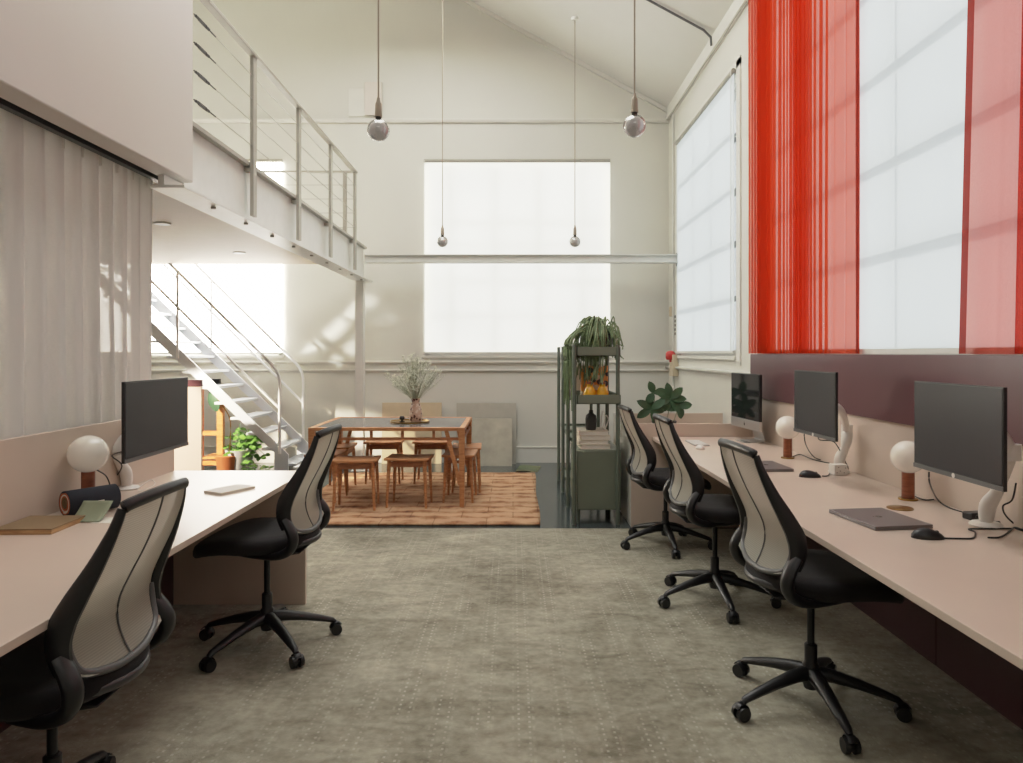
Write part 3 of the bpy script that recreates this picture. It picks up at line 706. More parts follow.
# ------------------------------------------------------------------ monitors, lamps and desk things
def monitor(lab, p_far, p_near, z0, z1, foot, grp='flat monitors on arms'):
    """screen spans p_far -> p_near in plan; z0..z1; foot = clamp point on desk"""
    c = Vector(((p_far[0]+p_near[0])/2, (p_far[1]+p_near[1])/2, 0))
    d = Vector((p_near[0]-p_far[0], p_near[1]-p_far[1], 0)); w = d.length
    side = 1 if c.x > 0 else -1
    rz = math.atan2(d.y, d.x)             # local +x from far to near
    t = thing('monitor', lab, 'monitor', (c.x, c.y, z0), rz, grp)
    h = z1-z0
    bk = 1 if side > 0 else -1            # local y pointing to the wall
    MB().box(-w/2, w/2, min(0, bk*.013), max(0, bk*.013), 0, h).build('housing', M['black'], t, bev=.002)
    MB().box(-w/2+.006, w/2-.006, min(-bk*.0015, 0), max(-bk*.0015, 0), .02, h-.006).build('screen', M['screen'], t)
    MB().box(-w/2, w/2, min(-bk*.003, 0), max(-bk*.003, 0), .0, .016).build('bottom_bezel', M['greyp'], t)
    if side > 0:
        MB().lathe([(0, 0), (.009, 0), (.009, .001), (0, .001)], (0, -bk*.0035, .009), 16, Matrix.Rotation(D(90), 3, 'X')).build('emblem', M['white'], t)
    MB().box(-.12, .12, min(bk*.013, bk*.04), max(bk*.013, bk*.04), h*.25, h*.78).build('rear_housing', M['black'], t, bev=.006)
    f = Vector(foot); inv = (Matrix.Translation((c.x, c.y, z0)) @ Matrix.Rotation(rz, 4, 'Z')).inverted() @ Matrix.Translation(f)
    nrm = Vector((side, 0, 0))
    back = Vector((c.x, c.y, z0+h*.5))+nrm*.075-f
    elbow = (Vector((.03, -.10, .30)) if foot[1] < 3.2 else Vector((.03, -.03, .24))) if side > 0 else Vector((.0*side, .03, .28))
    def loc(mb):
        for v in mb.b.verts: v.co = inv @ v.co
        return mb
    pl = smooth_path([(0, 0, .012), (.0, -.01, .08), (.01*side, -.045, .14), (.02*side, -.05, .2), elbow], 5)
    a = loc(MB().sweep(pl, [.021+.008*abs(math.sin(i*.32)) for i in range(len(pl))], seg=14)).build('support_arm', M['white'], t)
    loc(MB().lathe([(0, 0), (.055, 0), (.058, .006), (.05, .014), (.03, .018), (0, .018)])).build('clamp_base', M['white'], a)
    loc(MB().sweep([elbow-Vector((0, 0, .03)), elbow+Vector((0, 0, .03))], .03, seg=18)).build('elbow_joint', M['white'], a)
    loc(MB().sweep(smooth_path([elbow, (elbow+back)/2+Vector((.02*side, 0, .03)), back], 5), [(.018, .026)]*11, seg=12)).build('upper_arm', M['white'], a)
    loc(MB().sweep([back-nrm*.028, back+nrm*.012], .034, seg=18)).build('mount_head', M['white'], a)
    return t
m3 = monitor('black monitor at the right edge of the right desk', (1.61, 2.81), (1.605, 2.29), .945, 1.288, on(986, 526))
m2 = monitor('black monitor in the middle of the right desk', (1.55, 3.86), (1.56, 3.385), .97, 1.307, (1.83, 3.93, .73))
m1 = monitor('black monitor on the left desk', (-1.625, 3.50), (-1.61, 2.90), .94, 1.28, on(127, 489))

def lamp(lab, X, Y, r, hc):
    t = thing('table_lamp', lab, 'lamp', (X, Y, .73), 0, 'globe table lamps')
    MB().lathe([(0, 0), (.041, 0), (.042, .004), (.040, .008), (0, .008)]).build('base', M['brass'], t)
    MB().lathe([(0, .008), (.0265, .008), (.027, .012), (.027, hc-.004), (.026, hc), (0, hc)]).build('stem', M['walnut'], t)
    MB().ball((0, 0, hc+r*.96), r, 36).build('globe_shade', M['opal'], t)
    return t
lamp('globe lamp on a wooden cylinder nearest on the right desk', 1.806, 3.20, .0735, .125)
lamp('globe lamp on a wooden cylinder between the all-in-one computer and a monitor', 1.75, 4.46, .0735, .125)
lamp('large globe lamp with wooden stem on the left desk', -1.845, 3.04, .080, .155)

# all-in-one computer
t = thing('desktop_computer', 'silver all-in-one computer at the far end of the right desk', 'computer', (1.765, 5.30, .73), D(5))
MB().box(-.012, .010, -.255, .255, .17, .515).build('display_housing', M['black'], t, bev=.004)
MB().box(-.0135, -.012, -.247, .247, .178, .508).build('screen', M['screenb'], t)
ch = MB().box(-.0135, .010, -.255, .255, .10, .1695).build('chin', M['alu'], t, bev=.003)
MB().ball((-.0145, 0, .133), .011, 12, sx=.15).ball((-.0145, .003, .149), .004, 8, sx=.3).build('emblem', M['black'], ch)
stp = smooth_path([(.012, 0, .30), (.03, 0, .24), (.10, 0, .05), (.105, 0, .012), (.06, 0, .004), (-.05, 0, .003)], 5)
MB().sweep(stp, [(.085, .004)]*len(stp), up=(1, 0, 0), seg=4).build('stand', M['alu'], t)
t = thing('keyboard', 'slim white keyboard at the far end of the right desk', 'keyboard', (1.36, 5.17, .73), D(0))
MB().box(-.055, .055, -.14, .14, 0, .009).build('body', M['alu'], t, bev=.003)
kb = MB()
for i in range(5):
    for j in range(13): kb.box(-.047+.019*i, -.031+.019*i, -.132+.0205*j, -.115+.0205*j, .009, .0115)
kb.build('keys', M['white'], t)
def mouse(lab, p, rz, m, s=1.0):
    t = thing('computer_mouse', lab, 'mouse', p, rz)
    b = MB().ball((0, 0, 0), 1, 20)
    for v in b.b.verts:
        x, y, z = v.co; zz = max(z, 0)*(.036-.010*x)
        v.co = Vector((x*.058*s, y*.033*s*(1-.12*x), zz*s))
    b.build('body', m, t, ang=2)
    MB().cyl((.030*s, -.003, .0215*s), (.030*s, .003, .0215*s), .008*s, seg=12).build('scroll_wheel', M['greyp'], t)
    return t
mouse('white mouse beside the slim keyboard', on(700, 449), D(100), M['white'], .85)
mouse('black mouse in the middle of the right desk', on(810, 477), D(-10), M['black'])
mouse('black mouse nearest the camera on the right desk', on(928, 538), D(-8), M['black'], .98)
def laptop(lab, c, rz, w=.31, d=.22):
    t = thing('laptop', lab, 'laptop', c, rz, 'closed laptops')
    MB().box(-w/2, w/2, -d/2, d/2, .001, .009).build('base', M['spacegrey'], t, bev=.002)
    MB().box(-w/2, w/2, -d/2, d/2, .0095, .016).build('lid', M['spacegrey'], t, bev=.002)
    MB().lathe([(0, .016), (.014, .016), (.014, .0163), (0, .0163)], seg=20).ball((.004, .019, .0161), .004, 8, sz=.1).build('emblem', M['lgdark'], t)
    return t
laptop('closed grey laptop nearest the camera on the right desk', (1.462, 2.80, .73), D(98), .30, .24)
laptop('closed grey laptop beside the middle chair on the right desk', on(766, 467.5), D(92), .30, .20)
tag(MB().lathe([(0, 0), (.052, 0), (.053, .003), (.048, .005), (0, .004)]).build('brass_disc', M['brass']), 'flat round brass coaster next to the near laptop', 'coaster').location = on(900, 508.5)
t = thing('cable_box', 'white box with small prints under the middle monitor', 'box', on(838, 474.5), D(8))
MB().box(-.038, .038, -.03, .03, 0, .058).build('carton', M['white'], t, bev=.003)
mk = MB()
for x, z in ((-.025, .015), (-.006, .024), (.017, .014), (.025, .04), (-.016, .044)): mk.box(x-.003, x+.003, -.0308, -.0302, z-.002, z+.002)
mk.build('printed_marks', M['greyp'], t)
tag(MB().box(-.05, .05, -.024, .024, 0, .03).build('power_adapter', M['black'], bev=.006), 'black power brick beneath the right edge monitor', 'adapter').location = on(977, 519)
bpy.data.objects['power_adapter'].rotation_euler.z = .2
def cable(lab, pts, m=None, r=.0032, n=6):
    return tag(MB().sweep(smooth_path(pts, n), r, seg=7).build('power_cable', m or M['black']), lab, 'cable')
dz = .7335
cable('black cable hanging from the underside of the right edge monitor', [at(929, 472, 2.74), at(930, 484, 2.76), on(938, 500, dz+.02), on(950, 508, dz), on(966, 513, dz), on(972, 515, dz+.01)])
cable('black lamp cord trailing from the near globe lamp', [on(915, 496.5, dz), on(926, 500, dz), on(944, 498.5, dz), on(957, 503, dz), on(972, 509.5, dz)])
cable('mouse cord looping by the arm of the right edge monitor', [on(940, 538, dz), on(958, 538.5, dz), on(973, 538, dz), on(975, 532, dz), on(969, 529, dz), on(985, 528.8, dz), on(1012, 528.5, dz)])
cable('short black cable end lying near the desk edge', [on(988, 537.5, dz), on(1000, 537, dz), on(1010, 531, dz), on(1018, 525, dz), on(1035, 522, dz)])
cable('bundle of black cables beside the right edge monitor arm', [on(976, 516, dz+.02), on(990, 522, dz), on(1005, 523, dz), on(1022, 530, dz), on(1040, 534, dz)], r=.006)
cable('black cable looping up behind the right edge monitor', [at(1016, 483, 2.6), at(1012, 500, 2.62), at(1003, 506, 2.65), at(1006, 516, 2.68), on(1018, 527, dz)])
cable('black cable under the middle monitor', [at(804, 433, 3.8), at(806, 445, 3.85), on(814, 457, dz+.02), on(826, 461, dz), on(842, 463, dz)])
cable('black cord looping below the middle monitor', [at(818, 436, 3.75), at(820, 440, 3.8), at(832, 441, 3.82), at(838, 447, 3.86), on(846, 463, dz+.04), on(850, 470, dz), on(858, 472.5, dz)])
cable('black cord trailing from the farther globe lamp', [on(792, 457, dz), on(800, 454.5, dz), on(812, 459, dz), on(826, 462.5, dz), on(838, 464, dz)])
cable('mouse cord beside the white printed box', [on(822, 476, dz), on(828, 475.5, dz), on(832, 470, dz)])
cable('black cord running from the left monitor to the desk', [at(121, 452, 3.15), at(112, 456, 3.3), at(122, 466, 3.35), on(112, 482, dz+.03), on(106, 492, dz)])
cable('black cord curving from the large left lamp', [at(97, 470, 3.1), at(106, 476, 3.2), at(110, 486, 3.25), on(108, 493, dz)])
cable('thin white cord beside the left monitor arm', [on(137, 489, dz), on(150, 480, dz), on(155, 484, dz), on(147, 489, dz), on(138, 491, dz)], M['white'], .002)

# left desk samples
t = thing('sample_board', 'flat brown sample board lying on the left desk', 'board', (-1.815, 2.69, .73), D(2))
MB().box(-.108, .108, -.11, .11, 0, .016).build('core', M['boarde'], t)
MB().box(-.108, .108, -.11, .11, .0162, .021).build('face', M['board'], t, bev=.001)
t = thing('fabric_roll', 'rolled navy and rust fabric samples beside the brown board', 'fabric roll', (-1.775, 2.94, .73), D(56))
def spiral(r0, r1, turns, w, m, name, ph=0):
    b = MB(); n = 60
    def fn(u, v):
        a = ph+u*turns*2*PI; r = r0+(r1-r0)*u
        return Vector(((v-.5)*w, r*math.cos(a), .054+r*math.sin(a)))
    b.grid(n, 2, fn).build(name, m, t, solid=.0045, ang=3)
spiral(.010, .024, 1.3, .20, M['sand'], 'inner_cloth'); spiral(.025, .031, 1, .20, M['orange'], 'rust_cloth', 3)
spiral(.033, .038, 1, .20, M['paper'], 'pale_cloth', 5); spiral(.0395, .045, 1, .20, M['orange'], 'rust_cloth', 1); spiral(.0465, .051, 1.02, .20, M['navy'], 'outer_cloth', 4.2)
MB().box(-.012, .03, -.056, -.054, .04, .056).build('paper_tag', M['paper'], t)
b = MB().grid(6, 10, lambda u, v: Vector((-.09+.125*v*.0+.12*u, -.058-.10*v, .062*(1-v)**1.6+.003)))
tag(b.build('sage_card', M['sage'], solid=.002, ang=3), 'sage green sample card curling off the fabric roll', 'card').location = (-1.665, 2.92, .731)
tag(MB().box(-.08, .08, -.05, .05, 0, .0015).build('paper_slip', M['paper']), 'white paper slip under the sage card', 'paper').location = (-1.58, 2.80, .73)
t = thing('notebook', 'thin pale notebook lying on the left desk near the far chair', 'notebook', on(230, 490.5), D(62))
MB().box(-.10, .10, -.06, .06, 0, .009).build('pages', M['paper'], t)
MB().box(-.101, .101, -.062, .061, .0092, .011).build('cover', M['paper2'], t)

# ------------------------------------------------------------------ pendants
def pendant(lab, x, y, z, r):
    t = thing('pendant_bulb', lab, 'pendant light', (x, y, z), 0, 'globe bulb pendants')
    top = zc(x)-.1-z
    MB().cyl((0, 0, r+.11), (0, 0, top), .0045, seg=8).build('cord', M['plug'], t)
    MB().lathe([(0, r+.12), (.007, r+.12), (.012, r+.095), (.017, r+.085), (.019, r+.03), (.021, r+.012), (0, r+.012)], seg=20).build('socket', M['plug'], t)
    MB().lathe([(0, r-.012), (.015, r-.012), (.016, r+.012), (0, r+.012)], seg=16).build('collar', M['dark'], t)
    MB().lathe([(0, -r)]+[(r*math.sin(a), -r*math.cos(a)) for a in [PI*i/20 for i in range(1, 17)]]+[(r*.42, r*.88), (.017, r+.0)], seg=32).build('globe', M['bulb'], t)
    MB().ball((0, 0, -.002), r*.86, 28).build('frosted_core', M['frost'], t)
    MB().lathe([(0, top-.0), (.04, top), (.04, top+.03), (0, top+.03)]).build('ceiling_rose', M['steelw'], t)
    return t
pendant('bare globe bulb hanging nearest on the left', -.75, 3.9, 2.64, .0625)
pendant('bare globe bulb hanging nearest on the right', .677, 3.9, 2.665, .0625)
pendant('small distant globe bulb before the back window, left of the pair', -.786, 7.8, 2.64, .0625)
pendant('small distant globe bulb before the back window, right of the pair', .69, 7.8, 2.64, .0625)

# ------------------------------------------------------------------ dining group
t = thing('dining_table', 'oak trestle dining table with an inset grey stone top', 'table', (-1.13, 6.78, .019))
x0, x1, yy0, yy1 = -.70, .70, -.53, .53
Z = .714
for a, b, c, d in ((x0, x1, yy0, yy0+.05), (x0, x1, yy1-.05, yy1)): MB().box(a, b, c, d, Z-.03, Z).build('top_rail', M['oak'], t, bev=.003)
for a, b in ((x0, x0+.05), (x1-.05, x1)): MB().box(a, b, yy0+.05, yy1-.05, Z-.03, Z).build('top_rail', M['oak'], t, bev=.003)
MB().box(x0+.05, x1-.05, yy0+.05, yy1-.05, Z-.02, Z-.003).build('stone_top', M['ttop'], t)
for c in (yy0+.01, yy1-.04):
    MB().box(x0+.05, x1-.05, c, c+.03, Z-.115, Z-.09).build('lower_rail', M['oakd'], t)
    for x in (-.42, -.14, .14, .42): MB().box(x-.012, x+.012, c+.002, c+.028, Z-.091, Z-.029).build('spacer', M['oakd'], t)
for c in (x0+.01, x1-.04):
    MB().box(c, c+.03, yy0+.05, yy1-.05, Z-.115, Z-.09).build('lower_rail', M['oakd'], t)
    for y in (-.18, .18): MB().box(c+.002, c+.028, y-.012, y+.012, Z-.091, Z-.029).build('spacer', M['oakd'], t)
for sx in (-1, 1):
    for sy in (-1, 1):
        cx_, cy_ = sx*.672, sy*.502
        lg = MB().hexa([(cx_-.02, cy_-.02, 0), (cx_+.02, cy_-.02, 0), (cx_+.02, cy_+.02, 0), (cx_-.02, cy_+.02, 0),
                   (cx_-.028, cy_-.028, Z-.029), (cx_+.028, cy_-.028, Z-.029), (cx_+.028, cy_+.028, Z-.029), (cx_-.028, cy_+.028, Z-.029)]).build('leg', M['oak'], t, bev=.003)
        MB().bar((cx_-sx*.015, cy_, .20), (cx_-sx*.14, cy_, Z-.03), .024, .034).build('brace', M['oak'], lg)

st0 = None
def make_stool():
    t = thing('stool', 'x', 'stool', (0, 0, 0), 0, 'oak stools around the dining table')
    def fn(u, v):
        x = (u-.5)*.40; y = (v-.5)*.30
        return Vector((x, y, .431-.007*(1-(2*u-1)**2)+.004*(2*v-1)**2))
    MB().grid(14, 6, fn).build('seat', M['oak'], t, solid=.022, bev=.004, ang=1.2)
    for sx in (-1, 1):
        for sy in (-1, 1):
            MB().sweep([(sx*.178, sy*.135, 0), (sx*.165, sy*.120, .30), (sx*.158, sy*.113, .425)], [(.011, .011), (.016, .016), (.019, .019)], seg=10).build('leg', M['oak'], t)
    for sy in (-1, 1): MB().bar((-.155, sy*.113, .385), (.155, sy*.113, .385), .016, .045).build('apron', M['oakd'], t)
    for sx in (-1, 1): MB().bar((sx*.158, -.11, .375), (sx*.158, .11, .375), .016, .03).build('apron', M['oakd'], t)
    return t
stools = [(-1.40, 6.26, 3, 'oak stool at the near side of the table, left one'),
          (-.94, 6.36, -4, 'oak stool at the near side of the table, in the middle'),
          (-.50, 6.62, 88, 'oak stool at the right end of the table, the nearer one'),
          (-.47, 7.10, 92, 'oak stool at the right end of the table, half hidden behind the nearer one'),
          (-1.38, 7.52, 182, 'oak stool on the far side of the table, left of the vase'),
          (-.86, 7.52, 178, 'oak stool on the far side of the table, right of the vase'),
          (-1.78, 7.14, 90, 'oak stool at the left end of the table, the farther one'),
          (-1.76, 6.62, 86, 'oak stool at the left end of the table, half hidden by the office chair')]
s0 = make_stool()
for i, (x, y, a, lab) in enumerate(stools):
    if i == 0:
        s0.location = (x, y, .019); s0.rotation_euler.z = D(a); s0['label'] = lab
    else: copy_tree(s0, (x, y, .019), D(a), lab)

# tray, vase, flowers
TZ = .727
t = thing('round_tray', 'dark round tray on the dining table', 'tray', (-1.0, 6.78, TZ))
MB().lathe([(0, 0), (.175, 0), (.19, .004), (.192, .018), (.186, .018), (.182, .008), (0, .007)], seg=40).build('dish', M['brass'], t)
tag(MB().lathe([(0, 0), (.026, 0), (.028, .008), (.012, .012), (.012, .018), (.024, .026), (.028, .04), (.02, .056), (0, .06)]).build('candle_holder', M['black']), 'small black round candle holder on the tray', 'candle holder').location = (-1.07, 6.75, TZ+.0075)
vp = (-.945, 6.80, TZ+.0075)
tag(MB().lathe([(0, 0), (.055, 0), (.062, .02), (.064, .06), (.056, .12), (.043, .165), (.036, .185), (.042, .215), (.045, .225), (.038, .225), (.03, .19), (.028, .18), (0, .17)], seg=32).build('vase', M['vase']), 'pink vase with brown chips of colour holding dried stems', 'vase').location = vp
t = thing('dried_flowers', 'airy bunch of dried white stems standing in the chip vase', 'dried flowers', (vp[0], vp[1], vp[2]+.19))
sm = MB(); bl = MB()
for k in range(62):
    a = R.uniform(0, 2*PI); tilt = R.uniform(.02, .88); L = R.uniform(.30, .46)*(1-.12*tilt)
    d = Vector((math.cos(a)*math.sin(tilt), math.sin(a)*math.sin(tilt), math.cos(tilt)))
    p0 = Vector((d.x*.018, d.y*.018, .0)); p3 = p0+d*L+Vector((0, 0, -.03*tilt)); p1 = p0+Vector((d.x*.12, d.y*.12, .2))*.5
    pts = smooth_path([p0, p0.lerp(p3, .4)+Vector((0, 0, .012)), p3], 3)
    sm.sweep(pts, [.0016]*len(pts), seg=4)
    for q in range(9):
        f = R.uniform(.38, 1); b0 = p0.lerp(p3, f)+Vector((0, 0, .012*(1-f)))
        dd = (d+Vector((R.uniform(-.8, .8), R.uniform(-.8, .8), R.uniform(-.1, .7)))).normalized(); l2 = R.uniform(.03, .085)
        e = b0+dd*l2; sm.sweep([b0, e], .001, seg=3)
        for w in range(4):
            bl.ball(e-dd*l2*R.uniform(0, .6)+Vector([R.uniform(-.008, .008) for _ in range(3)]), R.uniform(.004, .008), 5)
sm.build('stems', M['stemc'], t, smooth=False); bl.build('blossoms', M['bloss'], t, smooth=False)

# boards leaning on the back wall
def lean(name, lab, x0, x1, z1, yb, m, th=.015, z0=.001):
    b = MB(); top = YB-.055
    b.hexa([(x0, yb-th, z0), (x1, yb-th, z0), (x1, yb, z0), (x0, yb, z0), (x0, top-th, z1), (x1, top-th, z1), (x1, top, z1), (x0, top, z1)])
    return tag(b.build(name, m), lab, 'board')
lean('leaning_board', 'pale wood board leaning on the back wall behind the vase', -1.66, -.905, .77, 8.86, M['card'])
lean('leaning_board', 'large grey board leaning on the back wall right of the table', -.715, .04, .765, 8.84, M['grey'])
b = lean('stone_slab', 'mottled stone slab leaning in front of the large grey board', -.505, -.01, .575, 8.72, M['stone'])
b.location.y = -.06
# striped mat with curled edge
sm = MB().grid(8, 8, lambda u, v: Vector((-.13+.26*u+.05*v, -.17+.34*v, .004+.03*max(0, v-.6)**1.5+.006*math.sin(u*5))))
o = tag(sm.build('striped_mat', M['striped'], solid=.006, ang=3), 'small curled striped mat by the rug corner', 'mat'); o.location = (.16, 8.42, .004)
ss = MB()
for k in range(6): ss.grid(8, 1, lambda u, v, k=k: Vector((-.13+.26*u+.05*(k/6+.08*v), -.17+.34*(k/6+.08*v)+.01, .004+.03*max(0, (k/6+.08*v)-.6)**1.5+.006*math.sin(u*5)+.0065)))
ss.build('stripes', M['leafd'], o, ang=3)

# ------------------------------------------------------------------ green shelving
SX0, SX1 = .50, .855; YS = (5.71, 6.36, 7.01, 7.66)
t = thing('shelving_unit', 'sage green metal shelving unit with round posts and trays', 'shelving', (.68, 6.7, 0)); o = (.68, 6.7, 0)
for x in (SX0, SX1):
    for Y in YS: rel(MB().cyl((x, Y, .0), (x, Y, 1.465), .017, seg=16), o).build('post', M['greend'], t)
def tray(Y0, Y1, z, h=.07):
    b = MB().box(SX0+.02, SX1+.02, Y0, Y1, z, z+.006)
    for a in ((SX0+.02, SX1+.02, Y0, Y0+.006), (SX0+.02, SX1+.02, Y1-.006, Y1), (SX0+.02, SX0+.026, Y0, Y1), (SX1+.014, SX1+.02, Y0, Y1)): b.box(*a, z, z+h)
    rel(b, o).build('tray', M['green'], t)
tray(5.70, 6.34, 1.375, .075); tray(5.68, 6.36, .985, .075)
for z in (1.36, .97, .60): tray(6.38, 6.99, z, .03)
for z in (1.36, .97, .60, .12): tray(7.03, 7.64, z, .03)
t = thing('metal_cabinet', 'sage green box cabinet at the near foot of the green shelves', 'cabinet', (.70, 6.03, .114)); o = (.70, 6.03, .114)
rel(MB().box(.522, .885, 5.735, 6.34, .114, .605), o).build('body', M['green'], t, bev=.003)
rel(MB().box(.53, .877, 5.728, 5.7345, .122, .597), o).build('door', M['green'], t, bev=.002)
for x in (.54, .865):
    for y in (5.77, 6.3): rel(MB().cyl((x, y, 0), (x, y, .114), .014), o).build('foot', M['greend'], t)
# magazines
for k in range(4):
    g = thing('magazine', 'pale thick magazine on the green cabinet, '+('bottom of', 'second from the bottom of', 'second from the top of', 'top of')[k]+' the stack', 'magazine', (.675+.004*(-1)**k, 5.93, .6055+.0375*k), D((-1)**k*1.2), 'stack of pale magazines')
    MB().box(-.118, .120, -.15, .15, .003, .034).build('pages', M['paper'], g)
    MB().box(-.122, .122, -.153, .153, 0, .003).box(-.122, .122, -.153, .153, .034, .037).box(-.122, -.119, -.153, .153, .003, .034).build('cover', M['bookw'], g)
tag(MB().lathe([(0, 0), (.04, 0), (.047, .02), (.048, .09), (.043, .12), (.02, .14), (.017, .165), (.012, .165), (0, .13)], seg=24).build('bottle_vase', M['pot']), 'dark bottle vase standing on the magazines', 'vase').location = (.655, 5.88, .756)
cw = MB()
for k in range(3): cw.sweep(smooth_path([(.02*k, 0, .003), (.03*k+.01, .01, .08), (.015*k+.02, 0, .16-.02*k)], 5), .006, seg=8)
tag(cw.build('coral_ornament', M['white']), 'white branching ornament beside the dark bottle vase', 'ornament').location = (.735, 5.9, .756)
# yellow jars and printed box on the second tray
for i, (x, lab) in enumerate(((.64, 'amber glass jar on the second tray, the left one'), (.745, 'amber glass jar on the second tray, the right one'))):
    g = thing('amber_jar', lab, 'jar', (x, 5.82, .992), 0, 'amber jars on the second tray')
    MB().lathe([(0, 0), (.04, 0), (.05, .03), (.05, .085), (.036, .12), (.024, .13), (.024, .15), (0, .15)], seg=28).build('jar_body', M['yellow'], g)
    MB().lathe([(0, .15), (.027, .15), (.027, .168), (0, .17)], seg=20).build('lid', M['walnut'], g)
tag(MB().box(-.115, .115, -.03, .03, 0, .30).build('printed_box', M['box'], bev=.004), 'tall orange and cream printed box behind the amber jars', 'box').location = (.695, 6.0, .992)
bk = [(M['bookw'], 'cream'), (M['bookr'], 'plum'), (M['bookb'], 'slate blue'), (M['bookw'], 'ivory'), (M['bookb'], 'dark blue'), (M['bookr'], 'wine red')]
for k, (m_, cn) in enumerate(bk):
    y = 6.46+.075*k; hh = (.30, .26, .28, .30, .24, .27)[k]
    g = thing('book', cn+' book standing on the middle bay of the green shelves', 'book', (.63, y, .977), 0, 'books in the middle bay')
    MB().box(-.09, .09, -.02, .02, .002, hh-.004).build('pages', M['paper'], g)
    MB().box(-.094, .094, -.024, -.0205, 0, hh).box(-.094, .094, .0205, .024, 0, hh).box(-.098, -.094, -.024, .024, 0, hh).build('cover', m_, g)
t = thing('wooden_box', 'small wooden box on top of the middle bay of the shelves', 'box', (.61, 6.62, 1.367))
MB().box(-.07, .07, -.12, .12, 0, .085).build('box_body', M['oak'], t, bev=.002); MB().box(-.073, .073, -.123, .123, .0855, .098).build('lid', M['oakd'], t, bev=.002)

# trailing succulent
t = thing('trailing_succulent', 'long trailing green succulent in a dark pot on the top tray', 'potted plant', (.76, 5.98, 1.382))
MB().lathe([(0, 0), (.075, 0), (.083, .02), (.095, .17), (.098, .18), (.09, .18), (.086, .165), (0, .16)], seg=28).build('pot', M['pot'], t)
MB().lathe([(0, .158), (.086, .158), (.084, .168), (0, .17)]).build('soil', M['soil'], t)
st = MB()
for k in range(150):
    a = R.choice([R.uniform(2.3, 4.4), R.uniform(3.6, 5.6), R.uniform(3.0, 4.6), R.uniform(.2, 2.6)])
    r0 = R.uniform(.0, .07); c = Vector((math.cos(a), math.sin(a), 0))
    reach = R.uniform(.12, .25) if math.cos(a) < 0 else R.uniform(.11, .19)
    left = math.cos(a) < .1
    drop = R.uniform(.05, .42) if left and R.random() < .75 else R.uniform(-.02, .2)
    hz = R.uniform(.20, .33)
    p = [c*r0+Vector((0, 0, .168)), c*(r0+reach*.45)+Vector((0, 0, hz)), c*(reach)+Vector((0, 0, .14+hz*.1)), c*(reach+R.uniform(0, .03))+Vector((R.uniform(-.02, .02), 0, .14-drop*.6)), c*(reach+R.uniform(0, .035))+Vector((R.uniform(-.03, .03), 0, .15-drop))]
    pts = smooth_path(p, 4); st.sweep(pts, [.0055+.0015*math.sin(i*1.9) for i in range(len(pts))], seg=6)
for k in range(26):
    y = R.uniform(-.26, .22); x = -.262-R.uniform(.012, .045)
    p = [(-.03, y*.3, .17), (-.14, y*.7, R.uniform(.2, .27)), (x+.01, y, .13), (x, y, -.05), (x+R.uniform(-.02, .01), y, -R.uniform(.1, .5))]
    pts = smooth_path(p, 4); st.sweep(pts, [.0055+.0015*math.sin(i*1.9) for i in range(len(pts))], seg=6)
st.build('strands', M['rhip'], t)

# rubber plant behind the low unit
t = thing('rubber_plant', 'dark glossy rubber plant behind the low cream unit', 'potted plant', (1.36, 6.30, .62))
MB().lathe([(0, 0), (.09, 0), (.11, .16), (.112, .17), (.1, .17), (.098, .15), (0, .15)], seg=24).build('pot', M['pot'], t)
sm = MB(); lf = MB()
for (sx, sz, n_, L_) in ((.05, .37, 7, .15), (-.12, .28, 6, .14), (-.10, .42, 3, .12), (.13, .30, 4, .13)):
    p1 = Vector((sx, -.02, sz)); sm.sweep([(sx*.2, 0, .14), (sx*.7, 0, sz*.6), p1], .005, seg=8)
    for k in range(n_):
        a = PI/2+2*PI*(k+.3*R.random())/n_
        d = Vector((math.cos(a), -.25+.3*R.random(), math.sin(a)*.9+.15))
        lf.leaf(p1+Vector((0, -.004*k, 0)), d, (R.uniform(-.3, .3), -1, .35), L_*R.uniform(.85, 1.1), .075, .2, 7, .12)
sm.build('stems', M['stemc'], t); lf.build('leaves', M['leafd'], t, ang=2)

# ------------------------------------------------------------------ staircase
t = thing('staircase', 'steep open white steel staircase rising to the left under the mezzanine', 'staircase', (-2.6, 7.8, 0)); o = (-2.6, 7.8, 0)
xb = -2.587
def xtop(z): return xb-(z-.353)/.97
def stringer(Y):
    w = .19
    b = MB().prism([(xtop(.30)+.03, 0), (xtop(.30)+.03, .30-.03), (xtop(2.66), 2.66), (xtop(2.66)-w, 2.66), (xtop(.30)+.03-.155, .30-.01), (xtop(.30)+.03-.155, 0)], 'y', Y-.008, Y+.008)
    b.box(xtop(.30)-.16, xtop(.30)+.06, Y-.04, Y+.04, 0, .010)
    rel(b, o).build('stringer', M['stair'], t)
stringer(7.8); stringer(8.62)
for k in range(14):
    z = .165+.172*k; x = xtop(z+.03)
    rel(MB().box(x-.20, x, 7.81, 8.61, z-.028, z), o).build('tread', M['stair'], t, bev=.003)
def rail(Y, r=.017):
    p = [(-4.75, Y, 3.32), (-2.68, Y, 1.272), (-2.63, Y, 1.205), (-2.597, Y, 1.12), (-2.592, Y, 1.0), (-2.592, Y, .28)]
    pts = [Vector(p[0])]+smooth_path(p[1:5], 5)+[Vector(p[5])]
    hr = rel(MB().sweep(pts, r, up=(0, 1, 0), seg=12), o).build('handrail', M['railp'], t)
    rel(MB().cyl((-4.6, Y, 2.78), (-2.60, Y, .79), .014, seg=10), o).build('mid_rail', M['railp'], hr)
    rel(MB().box(-3.737, -3.713, Y-.012, Y+.012, 1.34, 2.30), o).build('baluster', M['railp'], hr)
rail(7.775); rail(8.645)

